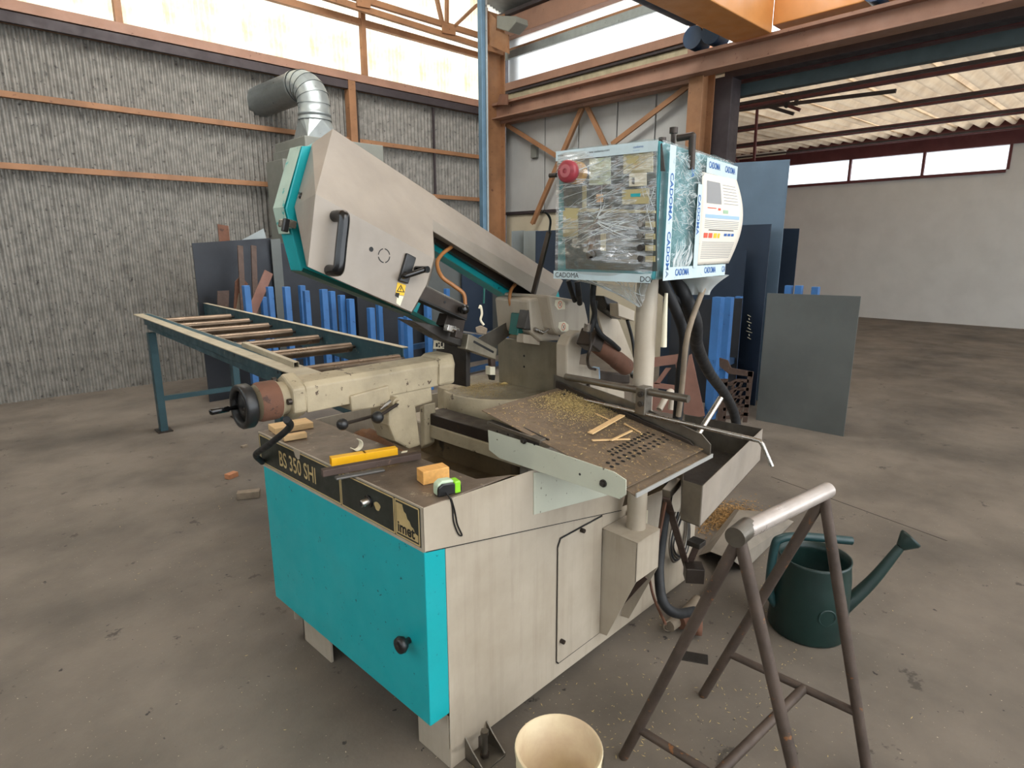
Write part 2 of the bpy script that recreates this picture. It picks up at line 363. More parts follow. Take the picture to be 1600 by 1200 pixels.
# roof-end truss above the glazing
tr = thing('roof_truss', 'orange steel roof-end truss with gusset plates across the bright glazing', 'truss', B(-6, -.3, 5.5))
def pbar(p, q, wd, h, name, mat, parent, fn, label=None):
    m = MB(); m.bar(fn(*p), fn(*q), wd, h); return part(m, name, mat, parent, label=label)
TA = lambda x, y: PA(x, y, -.3)
for p, q, n in (((500, -21), (760, 59), 'chord'), ((500, -7), (785, 83), 'chord'), ((708, 43), (745, 8), 'diagonal'), ((676, -30), (691, 36), 'diagonal'), ((698, -30), (698, 38), 'vertical')):
    pbar(p, q, .06, .075 if n == 'chord' else .04, n, orangest, tr, TA)
for pg in (((691, 37), (712, 43), (712, 55), (692, 51)), ((557, -8), (580, -1), (579, 13), (558, 9))):
    m = MB(); m.prism([PA(*p, -.36) for p in pg], BX * .02); part(m, 'gusset_plate', orangest, tr)

# wall on the right of the corner: panels, window strip, lintel
wall_right = struct('wall_right')
zd = PB(805, 331).z; zp = PB(800, 186).z; zs0 = PB(802.5, 129.4).z; zs1 = PB(802.5, 60).z
bcol = ab(PB(1083, 170, -.2))[1]
def wallbox(b0, b1, z0, z1, name, mat, a0=0, a1=.08, parent=wall_right, bevel=.006):
    m = MB(); c = (B((a0 + a1) / 2, (b0 + b1) / 2, (z0 + z1) / 2)); m.obox(c, AX, BX, UP, (a1 - a0) / 2, abs(b1 - b0) / 2, (z1 - z0) / 2)
    return part(m, name, mat, parent, bevel)
wallbox(-.02, bcol, 0, zd - .05, 'lower_wall', wallyel)
wallbox(-.02, bcol, zd - .05, zd, 'dado_rail', darkst, -.05, .06)
joints = [0] + [ab(PB(x, 250, 0))[1] for x in (851, 903, 962, 1021)] + [bcol]
for i in range(5): wallbox(joints[i] - .012, joints[i + 1] + .012, zd, zp, 'wall_panel', wallpan)
wallbox(0, bcol, zd, zp, 'joint_backing', black, .09, .12)
wallbox(0, -9, zp, zs0 - .38, 'lintel', concwall, 0, .08)
wallbox(0, bcol, zs0 - .38, zs0 - .16, 'lintel', concwall, .0, .08)
wallbox(0, bcol, zs0 - .12, zs0, 'window_sill', pinkst, -.08, .08)
wallbox(0, bcol, zs0 - .16, zs0 - .12, 'sill_rail', darkst, -.05, .08)
window_1 = struct('window_1')
wallbox(-.05, bcol, zs0, zs1, 'pane', frost, .03, .05, window_1, 0)
zb = PB(920, 46, -.1).z
wallbox(-.02, bcol, zb - .06, zb + .06, 'window_bar', galv, -.14, -.09, window_1)
zb2 = PB(920, 36, -.05).z; wallbox(-.02, bcol, zb2 - .03, zb2 + .03, 'glazing_bar', orangest, -.04, 0, window_1)
ze = zs1
wallbox(0, -9, ze, ze + .3, 'eaves_beam', pinkst, -.12, .08); wallbox(0, -9, ze + .3, ze + .36, 'eaves_flange', darkst, -.2, .08)
# meter box
wallbox(ab(PB(831, 235, -.03))[1], ab(PB(840, 235, -.03))[1], PB(835, 247, -.03).z, PB(835, 226, -.03).z, 'meter_box', cabgrey, -.06, 0)

# bracing and runway beam in front of that wall
RB = lambda x, y: PB(x, y, -.35)
zt_ = RB(800, 160).z; zb_ = RB(800, 181).z; zc_ = PB(800, 189, -.2).z
rb = thing('runway_beam', 'long orange crane runway I-beam running over the wall and opening', 'beam', B(-.35, -4, zt_))
def rbox(name, mat, a0, a1, z0, z1, b0=.1, b1=-9.5, par=None):
    m = MB(); m.obox(B((a0 + a1) / 2, (b0 + b1) / 2, (z0 + z1) / 2), AX, BX, UP, (a1 - a0) / 2, abs(b1 - b0) / 2, (z1 - z0) / 2); return part(m, name, mat, par or rb, .004)
rbox('top_flange', pinkst, -.47, -.23, zt_ - .02, zt_ + .02); rbox('web', pinkst, -.36, -.34, zb_, zt_); rbox('bottom_flange', pinkst, -.47, -.23, zb_ - .02, zb_)
rbox('rail', darkst, -.38, -.32, zt_ + .02, zt_ + .04)
rbox('tie_channel', pinkst, -.28, -.1, zc_ - .03, zc_ + .05, 0, bcol)
br = thing('wall_bracing', 'orange angle-iron braces zigzagging across the white wall panels', 'bracing', B(-.15, -2, 2))
for p, q in (((790, 193), (880, 249)), ((913, 164), (833, 350)), ((917, 163), (965, 262)), ((1080, 133), (958, 226)), ((965, 262), (985, 320))):
    m = MB(); a, b_ = PB(*p, -.14), PB(*q, -.14); m.bar(a, b_, .012, .085, AX); m.bar(a - AX * .04, b_ - AX * .04, .07, .012, AX); part(m, 'brace', orangest, br)
def column(name, label, b, a0, a1, wid, z1, mat, web=True):
    t = thing(name, label, 'column', B((a0 + a1) / 2, b, 0))
    for k, aa in enumerate((a0, a1)):
        m = MB(); m.obox(B(aa, b, z1 / 2), AX, BX, UP, .012, wid / 2, z1 / 2); part(m, 'flange', mat, t, .003)
    m = MB(); m.obox(B((a0 + a1) / 2, b, z1 / 2), AX, BX, UP, (a1 - a0) / 2, .012, z1 / 2); part(m, 'web', mat, t); return t
c1 = column('corner_column', 'orange steel column in the corner beside the blue-grey drop pipe', -.16, -.62, -.25, .2, ze + .3, orangest)
m = MB(); m.prism([PB(*p, -.6) for p in ((763, 17), (775, 30), (775, 47), (794, 54), (795, 84), (763, 70))], AX * .02); part(m, 'haunch_plate', orangest, c1)
m = MB(); m.prism([PB(*p, -.55) for p in ((781, 147), (793, 147), (793, 164), (776, 164))], AX * .02); part(m, 'seat_bracket', rust, c1)
c2 = column('mid_column', 'orange and dark steel column at the edge of the opening', bcol - .08, -.3, -.02, .2, zt_ - .05, orangest)
m = MB(); m.obox(B(.12, bcol - .25, zb_ / 2), AX, BX, UP, .12, .16, zb_ / 2); part(m, 'dark_casing', darkst, c2, .01, label='dark casing on the far side of the column')
m = MB(); m.obox(B(-.12, bcol + .02, (zt_ + zs1) / 2), AX, BX, UP, .1, .1, (zs1 - zt_) / 2); part(m, 'upper_shaft', pinkst, c2, .005)

# unseen far side wall, behind the camera's left, added to block sky light
wall_rear_added = struct('wall_rear_added')
for k in range(22):
    m = MB(); m.obox(B(-12.6, .1 - .95 * k - .475, 1.4), AX, BX, UP, .03, .47, 1.4); part(m, 'corrugated_sheet', corrm, wall_rear_added)
    m = MB(); m.obox(B(-12.6, .1 - .95 * k - .475, 4.3), AX, BX, UP, .005, .47, 1.5); part(m, 'translucent_sheet', frost, wall_rear_added)  # translucent upper strip, added to let more light in from this side
# roof over this bay
ceiling = struct('ceiling')
sl = math.tan(R(13)); LEN = 6.2
def roofsheet(name, mat, b0, wid, a0, a1, z0, z1, par, amp=.02, pitch=.10):
    n = max(4, int(round(wid / pitch)) * 6) if amp else 1; mb = MB()
    mb.grid(n, 1, lambda u, v: B(a0 + (a1 - a0) * v, b0 - u * wid, z0 + (z1 - z0) * v + amp * math.sin(2 * math.pi * u * wid / pitch)))
    return part(mb, name, mat, par)
for k in range(15):
    b0 = .1 - k * 1.0
    g = k == 0
    roofsheet('roof_sheet', roofg if g else roofm, b0, 1.0, .15, -LEN, ze + .37, ze + .37 + sl * (LEN + .15), ceiling, 0 if g else .02)
    roofsheet('roof_sheet', roofm, b0, 1.0, -LEN, -2 * LEN, ze + .37 + sl * (LEN + .15), ze + .37, ceiling)
for k in range(4):
    a = -1.2 - k * 1.5; z = ze + .3 + sl * (.15 - a); abar(a, .1, z, a, -14, z, .06, .12, 'purlin', darkst, ceiling)
m = MB(); m.prism([PB(*p, -.75) for p in ((776, 24), (806, 25), (807, 34), (794, 49), (776, 44))], AX * .25)
part(m, 'eaves_box', cabgrey, ceiling, .01)

# the neighbouring bay seen through the opening
wall_far = struct('wall_far')
fa = 8.6
def farbox(a0, a1, b0, b1, z0, z1, name, mat, par=None, bevel=0):
    m = MB(); m.obox(B((a0 + a1) / 2, (b0 + b1) / 2, (z0 + z1) / 2), AX, BX, UP, abs(a1 - a0) / 2, abs(b1 - b0) / 2, abs(z1 - z0) / 2); return part(m, name, mat, par or wall_far, bevel)
zf0 = PB(1228, 290, fa).z; zf1 = PB(1240, 258, fa).z; zfm = PB(1200, 247, fa).z
bw0 = ab(PB(1227, 275, fa))[1]
farbox(fa, fa + .15, .2, -16, 0, zf0, 'wall_panel', whitewl)
farbox(fa, fa + .15, .2, bw0, zf0, zf1, 'wall_panel', whitewl)
farbox(fa, fa + .15, bw0 - 4.5, -16, zf0, zf1, 'wall_panel', whitewl)
farbox(fa - .05, fa + .1, .2, -16, zf1, zfm + .35, 'maroon_fascia', maroon)
window_2 = struct('window_2')
farbox(fa + .05, fa + .07, bw0, bw0 - 4.5, zf0, zf1, 'pane', frost, window_2)
farbox(fa - .06, fa + .02, bw0, bw0 - 4.5, zf0 - .06, zf0, 'window_sill', maroon, window_2)
for k in range(4): farbox(fa - .04, fa + .04, bw0 - 1.5 * k, bw0 - 1.5 * k - .05, zf0, zf1, 'mullion', maroon, window_2)
# brick end wall
def brick_mat():
    m = bpy.data.materials.new('orange_brickwork'); m.use_nodes = True; nt = m.node_tree; N = nt.nodes; L = nt.links; b = N['Principled BSDF']; b.inputs['Roughness'].default_value = .9
    t = N.new('ShaderNodeTexBrick'); t.inputs['Color1'].default_value = S(178, 120, 88); t.inputs['Color2'].default_value = S(150, 96, 70); t.inputs['Mortar'].default_value = S(120, 104, 92)
    t.inputs['Scale'].default_value = 1; t.inputs['Brick Width'].default_value = .23; t.inputs['Row Height'].default_value = .075; t.inputs['Mortar Size'].default_value = .008
    tc = N.new('ShaderNodeTexCoord'); mp = N.new('ShaderNodeMapping'); mp.inputs['Rotation'].default_value = (R(-90), 0, 0); L.new(tc.outputs['Object'], mp.inputs[0]); L.new(mp.outputs[0], t.inputs['Vector']); L.new(t.outputs[0], b.inputs['Base Color']); return m
wall_back = struct('wall_back')
farbox(.3, fa, -.0, .25, 0, 6.5, 'brick_gable', brick_mat(), wall_back)
farbox(.12, .3, -.3, .25, 0, 6.5, 'pier', darkst, wall_back)
# roof of that bay, falling to the far wall, with purlins and light fittings
roof2 = struct('ceiling_far_bay')
zr0 = PB(1180, 128, 1.2).z; zr1 = PB(1190, 236, fa).z
for k in range(14): roofsheet('roof_sheet', roofm, .2 - k, 1.02, .2, fa + .3, zr0 + (zr0 - zr1) * .13, zr1, roof2, .06, .255)
for i, y in enumerate((160, 183, 211, 238)):
    a = (1.9, 4.0, 6.2, 8.3)[i]; z = zr0 + (zr1 - zr0) * (a - 1.2) / (fa - 1.2) - .10
    farbox(a - .05, a + .05, .1, -14, z - .09, z, 'purlin', maroon, roof2); farbox(a - .3, a - .26, .1, -14, z - .10, z - .06, 'purlin_rod', darkst, roof2)
gb = thing('opening_beam', 'grey-green steel beam under the runway beam across the opening', 'beam', B(.4, -6, zb_ - .5))
zg1, zg0 = PB(1180, 127, .3).z, PB(1180, 146, .3).z
farbox(.3, .42, bcol - .3, -12, zg0, zg1, 'web', greenst, gb); farbox(.0, .2, bcol - .3, -12, zg1 + .12, zb_ - .03, 'dark_channel', darkst, gb)
farbox(.25, .45, bcol - .3, -12, zg1 + .03, zg1 + .10, 'top_plate', maroon, gb)
t2 = thing('far_bay_truss', 'dark maroon lattice truss hanging under the ribbed roof of the next bay', 'truss', B(3, -6, 4.2))
T2 = lambda x, y: PB(x, y, 2.4)
for p, q in (((1153, 152), (1240, 178)), ((1115, 165), (1150, 147)), ((1224, 130), (1230, 168)), ((1240, 130), (1228, 168)), ((1250, 130), (1243, 165)), ((1186, 148), (1250, 172)), ((1107, 178), (1400, 142))):
    m = MB(); m.bar(T2(*p), T2(*q), .04, .05); part(m, 'lattice_bar', darkst if p[0] != 1186 else maroon, t2)
for x in (1181,):
    pbar((1188, 96), (1178, 252), .035, .035, 'hanger_rod', maroon, t2, T2)
t3 = thing('gable_truss', 'slim maroon lattice frame against the brick gable', 'truss', B(4, -.3, 3))
T3 = lambda x, y: PA(x, y, -.35)
for p, q in (((1112, 190), (1150, 250)), ((1115, 245), (1135, 212)), ((1113, 185), (1113, 250)), ((1124, 245), (1138, 222)), ((1110, 186), (1160, 265))):
    m = MB(); m.bar(T3(*p), T3(*q), .04, .05); part(m, 'lattice_bar', maroon, t3)
for y0, lab in ((181, 'long pale strip light fitting under the ribbed roof of the next bay'), (243, 'strip light fitting above the maroon fascia in the next bay')):
    a = 4.6 if y0 == 181 else 8.2
    p, q = PB(1168, y0 + 5, a), PB(1225, y0 - 3, a); q.z = p.z
    if y0 == 243: p, q = PB(1145, 246, a), PB(1228, 236, a); q.z = p.z
    lf = thing('strip_light', lab, 'light', (p + q) / 2)
    m = MB(); m.bar(p, q, .14, .05); part(m, 'housing', whitewl, lf, .005); m = MB(); m.tube([p - UP * .05, q - UP * .05], .018, 8); part(m, 'tube', whitep, lf)
    m = MB(); m.bar((p + q) / 2, (p + q) / 2 + UP * .7, .01, .01); part(m, 'hanger', darkst, lf)

# ------------------------------------------------------------------ overhead crane
G = PB(1207, 50, -.5); ga, gbb, gz = ab(G); gz = max(gz, zt_ + .04)
cr = thing('overhead_crane', 'orange overhead travelling crane bridge at top right', 'crane', B(-4, gbb + .15, gz + .06))
m = MB(); m.obox(B(-5.2, gbb + .22, gz + .25), AX, BX, UP, 4.69, .22, .30); part(m, 'bridge_girder', craneo, cr, .01)
m = MB(); m.obox(B(-.35, gbb - .6, gz + .21), AX, BX, UP, .13, .62, .17); part(m, 'end_carriage', craneo, cr, .01)
m = MB(); m.obox(B(-.35, gbb + .62, gz + .2), AX, BX, UP, .1, .42, .11); part(m, 'end_carriage', craneo, cr, .01)
for b in (gbb - 1.0, gbb + .75, gbb + 1.0):
    m = MB(); m.cyl(B(-.5, b, gz + .14), B(-.26, b, gz + .14), .13, 18); part(m, 'wheel', dkblue, cr)
m = MB(); m.cyl(B(-.49, gbb - .3, gz + .3), B(-.47, gbb - .3, gz + .3), .06, 14); part(m, 'axle_hole', darkst, cr)
m = MB(); m.cyl(B(-2.6, gbb + .8, gz + .36), B(-.8, gbb + .8, gz + .36), .21, 18); part(m, 'drive_motor', dkblue, cr, label='dark blue drive motor')

# ------------------------------------------------------------------ drop pipe with hanging air gun
p0 = PL(752, 0, _f * 6.3 + CAM, (_f.x, _f.y, 0)); pz = ZAT(p0, 372)
dp = thing('drop_pipe', 'square blue-grey drop pipe hanging from the roof in front of the corner', 'pipe', (p0.x, p0.y, pz))
m = MB(); m.bar((p0.x, p0.y, pz), (p0.x, p0.y, 6.9), .055, .055); part(m, 'pipe', galvpost, dp, .006)
m = MB(); m.bar((p0.x + .028, p0.y - .028, pz), (p0.x + .028, p0.y - .028, 6.9), .02, .02); part(m, 'cable', galv, dp)
q = lambda x, y: PL(x, y, p0, (_f.x, _f.y, 0))
ag = thing('air_gun', 'white-handled air gun hanging on a thin cord below the drop pipe', 'air gun', q(755, 520))
m = MB(); m.tube([V((p0.x, p0.y, pz)), q(757, 440), q(756, 474)], .010, 8); part(m, 'cord', dkteal, ag)
m = MB(); m.tube([q(749, 482), q(751, 478), q(753, 490), q(751, 500), q(756, 508)], .012, 8, 5); part(m, 'handle', whitep, ag)
m = MB(); m.prism([q(743, 512), q(752, 509), q(762, 514), q(760, 524), q(745, 521)], -_f * .05); part(m, 'body', offwood, ag, .008)

# ------------------------------------------------------------------ galvanised duct and heater cabinet by the corrugated wall
YB_ = -1.2
D = lambda x, y: PA(x, y, YB_)
cab = thing('heater_cabinet', 'plain grey sheet-metal cabinet under the galvanised duct elbow', 'cabinet', D(500, 420))
fr = D(482, 300); ca, cb, _ = ab(fr); ztc = D(482, 212).z
m = MB(); m.prism([B(ca, cb, 0), B(ca + 1.05, cb, 0), B(ca + 1.05, cb + .85, 0), B(ca, cb + .85, 0)], UP * ztc); part(m, 'casing', cabgrey, cab, .01)
m = MB(); m.obox(B(ca - .02, cb + .42, ztc * .5), AX, BX, UP, .02, .40, ztc * .46); part(m, 'side_panel', cabgrey, cab, .006)
m = MB(); m.obox(B(ca - .07, cb + .6, ztc * .62), AX, BX, UP, .06, .25, ztc * .3); part(m, 'control_housing', cabgrey, cab, .006)
du = thing('exhaust_duct', 'large galvanised duct elbow rising from the grey cabinet into the corrugated wall', 'duct', B(ca + .2, cb + .3, ztc))
xc = B(ca + .26, cb + .24, 0); rd = .185
cz = ztc
sq = [xc + AX * i * .20 + BX * j * .20 + UP * cz for i, j in ((-1, -1), (1, -1), (1, 1), (-1, 1))]
ring = [xc + (AX * math.cos(t) + BX * math.sin(t)) * rd + UP * (cz + .22) for t in [2 * math.pi * (k + .5) / 16 - 3 * math.pi / 4 - math.pi / 16 for k in range(16)]]
m = MB(); fs = []
for k in range(4):
    fs += [(k, 4 + (4 * k + i) % 16, 4 + (4 * k + i + 1) % 16) for i in range(-2, 2)]
    fs += [(k, (k + 1) % 4, 4 + (4 * k + 2) % 16)]
m.add(sq + ring, fs); part(m, 'square_to_round', galv, du)
m = MB(); m.lathe([(rd + .010, .22), (rd + .010, .245), (rd, .25), (rd, .27), (rd + .010, .275), (rd + .010, .30), (rd, .305), (rd, .40)], xc + UP * cz, UP, 28); part(m, 'collar', galv, du)
dirw = (BX * .97 - AX * .22).normalized(); Rb = .235; NS = 5
ctr = xc + UP * (cz + .40) + dirw * Rb
for k in range(NS):
    t0, t1 = [math.pi / 2 * 1.06 * q_ / NS for q_ in (k, k + 1)]
    pa = ctr - dirw * Rb * math.cos(t0) + UP * Rb * math.sin(t0); pb = ctr - dirw * Rb * math.cos(t1) + UP * Rb * math.sin(t1)
    n0 = dirw * math.sin(t0) + UP * math.cos(t0); n1 = dirw * math.sin(t1) + UP * math.cos(t1); sd = n0.cross(n1).normalized()
    m = MB(); vs = []
    for pp, nn, rr in ((pa, n0, rd + .006), (pb, n1, rd)):
        o2 = sd.cross(nn); vs += [pp + (sd * math.cos(2 * math.pi * i / 28) + o2 * math.sin(2 * math.pi * i / 28)) * rr for i in range(28)]
    m.add(vs, [(i, (i + 1) % 28, 28 + (i + 1) % 28, 28 + i) for i in range(28)], True); part(m, 'elbow_segment', galv, du)
pe = pb; m = MB(); m.lathe([(rd + .01, 0), (rd + .01, .05), (rd, .055), (rd, 1.3)], pe, n1, 28); part(m, 'straight_duct', galv, du)

# ------------------------------------------------------------------ steel store: racks and sheets
def rack(label, posts, fn, wpost=.062):
    pts = [(fn(x, y, d), h) for x, y, d, h in posts]
    c = sum((p for p, _ in pts), V((0, 0, 0))) / len(pts)
    t = thing('sheet_rack', label, 'rack', (c.x, c.y, 0))
    for p, h in pts:
        m = MB(); m.box(p.x - h / 2, p.x + h / 2, p.y - h / 2, p.y + h / 2, 0, p.z); part(m, 'post', bluepost, t, .004)
    xs = [p.x for p, _ in pts]; ys = [p.y for p, _ in pts]
    for z in (.06, .5):
        m = MB(); m.bar((min(xs), ys[xs.index(min(xs))], z), (max(xs), ys[xs.index(max(xs))], z), .05, .06); part(m, 'cross_rail', dkblue, t)
    return t
fy = lambda x, y, d: PY(x, y, d); fx = lambda x, y, d: PX(x, y, d)
rack('row of blue uprights behind the roller conveyor at left', [(384, 446, 5.9, .06), (412, 464, 6.3, .06), (421, 448, 5.9, .055), (447, 448, 5.8, .06), (471, 446, 6.2, .06), (478, 454, 5.8, .055),
     (505, 452, 5.8, .065), (518, 455, 6.2, .06), (533, 461, 5.8, .06), (547, 467, 5.7, .065)], fy)
rack('row of blue uprights seen below and through the tilted saw bow', [(579, 481, 5.6, .065), (592, 474, 6.1, .06), (626, 496, 5.6, .05), (637, 494, 5.4, .07), (668, 474, 5.5, .065), (698, 451, 6.3, .06), (790, 459, 5.9, .06)], fy)
rack('tall blue uprights with rounded-off tops beside the control post', [(1123, 464, 5.45, .085), (1140, 464, 5.75, .07), (1155, 463, 6.06, .06)], fx)
rack('short blue uprights behind the grey sheet at far right', [(1233, 446, 5.95, .06), (1249, 446, 5.95, .06), (1275, 448, 5.95, .06)], fx)
def sheet(label, pts, mat, fn, d, th=.012, group=None, ground=True):
    P = [fn(x, y, d) for x, y in pts]
    if ground:   # pts: top edge only; drop to the floor
        P = P + [V((p.x, p.y, 0)) for p in reversed(P)]
    n = V((0, th, 0)) if fn is fy else V((th, 0, 0))
    m = MB(); m.prism(P, n); return one(m, 'steel_sheet', mat, label, 'steel sheet', group)
sheet('big dark sheet standing behind the brown flat bars at far left', ((300, 380), (423, 372)), sheet_c, fy, 6.75)
sheet('narrow grey sheet with ragged flame-cut edge next to the big dark sheet', ((423, 374), (438, 373)), sheet_d, fy, 6.7)
sheet('dark grey sheet behind the blue uprights under the teal saw cover', ((437, 380), (560, 378)), sheet_c, fy, 6.85)
sheet('pale sheet with a slanting top poking above the big dark sheet', ((378, 375), (412, 357), (416, 372)), sheet_e, fy, 6.9)
sheet('wide dark sheet low behind the saw bow', ((556, 430), (676, 428)), sheet_c, fy, 6.6)
sheet('pale grey-blue sheet seen through the gap left of the dark one under the bow', ((660, 395), (722, 395)), sheet_d, fy, 6.5)
sheet('dark blue sheet behind the hanging air gun', ((721, 390), (769, 388)), sheet_b, fy, 6.45)
sheet('mid grey sheet right of the hanging air gun', ((768, 395), (816, 395)), sheet_d, fy, 6.6)
sheet('pale sheet whose top shows just above the right end of the bow', ((800, 361), (820, 360)), sheet_e, fy, 6.8)
sheet('second pale sheet left of the control box above the bow', ((819, 361), (841, 360)), sheet_e, fy, 6.65)
sheet('dark blue sheet close left of the wrapped control box', ((838, 361), (925, 357)), sheet_b, fy, 5.7)
sheet('dark sheet behind the grey control post', ((925, 420), (1045, 415)), sheet_c, fy, 6.2)
sheet('tallest blue-grey sheet right of the control box', ((1090, 258), (1234, 249)), sheet_a, fx, 6.5)
tds = sheet('dark sheet in front of the tallest blue-grey sheet', ((1100, 354), (1205, 350)), sheet_b, fx, 6.25)
sheet('lower dark sheet with a thin bright edge in front of the tall dark sheet', ((1040, 396), (1166, 391)), sheet_b, fx, 6.1)
m = MB()
for k, dx in enumerate((0, 2, -1, 2, 0, -2, 2, 0)):
    y = 492 + k * 5; m.bar(PX(1168 + dx, y, 6.245), PX(1173 - dx, y + 3, 6.245), .004, .012, (1, 0, 0))
part(m, 'chalk_marks', whitep, tds, kind='stuff')
sheet('narrow dark blue sheet between the tall blue-grey sheet and white wall', ((1213, 357), (1249, 357)), sheet_b, fx, 6.9)
sheet('mid grey sheet standing in front at far right, bottom on the floor', ((1199, 458), (1345, 463)), sheet_d, fx, 5.72)
sheet('short dark sheet behind the blue uprights near the black hose', ((1050, 470), (1160, 466)), sheet_c, fx, 6.0)
# brown flat bars, rusty offcuts at far left
def lean(label, p, q, wd, th, d, mat, name='flat_bar', cat='flat bar', d2=None):
    a, b_ = PY(*p, d), PY(*q, d2 or d - .25); m = MB(); m.bar(a, b_, th, wd, (0, 1, 0)); return one(m, name, mat, label, cat, 'flat bars and offcuts in the left rack', .002)
lean('brown flat bar standing upright, leftmost of the tall pair', (375, 384), (384, 560), th=.055, wd=.02, d=6.45, mat=brown)
lean('brown flat bar standing upright, right one of the tall pair', (396, 384), (402, 560), th=.055, wd=.02, d=6.45, mat=brown)
lean('red-brown flat bar slanting down to the left in front of the uprights', (420, 425), (380, 520), th=.09, wd=.02, d=6.1, mat=pinkrust, d2=6.08)
def off(label, pts, d, mat):
    m = MB(); m.prism([PY(*p, d) for p in pts], (0, .015, 0)); return one(m, 'steel_offcut', mat, label, 'steel offcut', 'flat bars and offcuts in the left rack')
off('rusty angular offcut left of the first blue upright', ((368, 440), (376, 431), (388, 444), (380, 452), (376, 545), (362, 545)), 6.42, rust)
off('curved pale offcut like a sickle resting above the conveyor edge', ((360, 486), (370, 482), (374, 458), (377, 470), (374, 530), (362, 530)), 6.4, offwood)
off('grey-brown plate end at the extreme left above the conveyor', ((340, 455), (358, 454), (356, 540), (340, 540)), 6.42, brown)
sheet('orange-brown rusty plate edge at the extreme left above the dark sheet', ((340, 350), (357, 353)), rust, fy, 6.9)
# flame-cut plates by the right rack
m = MB(); T4 = lambda x, y: PX(x, y, 5.35)
for pg in (((1010, 560), (1062, 553), (1062, 568), (1010, 575)), ((1055, 568), (1080, 553), (1101, 650), (1070, 655)), ((1010, 612), (1058, 618), (1056, 656), (1010, 652)), ((1010, 596), (1066, 604), (1066, 612), (1010, 604)), ((1040, 575), (1048, 575), (1030, 600), (1022, 600))):
    m.prism([T4(*p) for p in pg], (.012, 0, 0))
one(m, 'cut_plate', pinkrust, 'red-brown flame-cut plate skeleton behind the control post', 'cut plate', None)
m = MB(); T5 = lambda x, y: PX(x, y, 5.25)
fp = ((1127, 559), (1137, 563), (1141, 574), (1176, 580), (1166, 660), (1124, 660))
for pg in (((1124, 559), (1137, 563), (1142, 575), (1176, 581), (1176, 589), (1138, 584), (1124, 572)), ((1169, 580), (1177, 581), (1167, 660), (1160, 660)), ((1126, 592), (1137, 592), (1133, 660), (1120, 660))):
    m.prism([T5(*p) for p in pg], (.012, 0, 0))
for k in range(5):
    y = 592 + k * 13; m.prism([T5(*p) for p in ((1130, y + 6), (1140, y + 5), (1150, y), (1170, y + 1), (1170, y + 6), (1152, y + 5), (1142, y + 11), (1130, y + 11))], (.012, 0, 0))
    for x in (1148, 1158): m.prism([T5(*p) for p in ((x, y + 4), (x + 4, y + 4), (x - 2, y + 15), (x - 6, y + 15))], (.012, 0, 0))
one(m, 'cut_plate', brown, 'brown slotted flame-cut plate skeleton under the thick black hose', 'cut plate', None)

# ================================================================== THE BAND SAW
saw = thing('band_saw', 'large grey and teal mitre band saw machine with tilted bow in the middle', 'band saw', (1.75, 1.77, 0))
XF, YS, YE, XE = 1.032, 1.253, 2.29, 2.62     # front of cabinet, near side, far side, rear
# cabinet with foot plinths
m = MB()
for y_ in (YS + .003, YE - .006): m.prism([(XF, y_, .06), (1.06, y_, .045), (XE, y_, .02), (XE, y_, .55), (1.944, y_, .60), (XF, y_, .79)], (0, .004, 0))
m.box(XF, XF + .004, YS + .004, YE - .004, .20, .79); m.box(XE - .004, XE, YS + .004, YE - .004, .02, .55); m.box(XF, XE, YS + .006, YE - .006, .20, .205)
base = part(m, 'cabinet', cream, saw, .001)
m = MB(); m.bar((X0 if False else .956, YS - .0025, .7885), (1.944, YS - .0025, .591), .001, .003); part(m, 'band_seam', black, saw)  # black strip along the seam, stands in for the band's shadow line
m = MB(); m.box(XF, XF + .12, YS + .003, YS + .012, 0.0, .07); m.box(XF, XF + .010, YS + .012, YS + .17, 0, .2); part(m, 'foot', cream, saw, .002)
m = MB(); m.box(XF, XF + .012, YE - .30, YE - .08, .0, .2); m.box(XF, XF + .2, YE - .09, YE - .08, 0, .2); part(m, 'foot', cream, saw, .002)
# access panel on the side with two knurled screws
P = [PY(*p, YS) for p in ((871.5, 856), (876, 842), (940, 807), (935.5, 988), (872, 1035), (869.5, 1033))]
m = MB(); m.prism(P, (0, -.004, 0)); ap = part(m, 'access_panel', cream, saw, .001)
m = MB(); m.prism([p + (p - sum(P, V()) / 6).normalized() * .006 for p in P], (0, -.0015, 0)); part(m, 'panel_gap', black, saw)
for p in ((908, 828), (876.5, 1001)):
    c = PY(*p, YS - .004); m = MB(); m.cyl(c, c + V((0, -.016, 0)), .0085, 10); part(m, 'screw', dksteel, ap, .002)
# door
X0 = .953
m = MB(); m.box(X0, XF - .003, YS, 2.27, .213, .787); door = part(m, 'door', teal, saw, .003)
kc = PX(640, 1000, X0); m = MB(); m.lathe([(0, .045), (.012, .047), (.024, .042), (.027, .03), (.02, .018), (.01, .012), (.01, 0)], kc, (-1, 0, 0), 18); part(m, 'knob', blackp, door)
m = MB(); m.box(XF - .004, XF - .001, YS + .004, 2.28, .2, .79); part(m, 'door_gasket', black, saw)
# top band around the tray
ZB, ZT = .789, .922
m = MB(); m.prism([(X0, YS, ZB), (X0, YS, ZT), (1.385, YS, ZT - .012), (1.42, YS, ZT - .014), (1.99, YS, .70), (1.944, YS, .592)], (0, -.003, 0)); part(m, 'side_band', cream, saw, .001)
m = MB(); m.box(X0, X0 + .004, YS + .002, YE, ZB, ZT); fb = part(m, 'front_band', cream, saw, .001)
m = MB(); m.box(X0, XF + .02, YS + .003, YE, ZB - .004, ZB); part(m, 'band_underside', cream, saw)
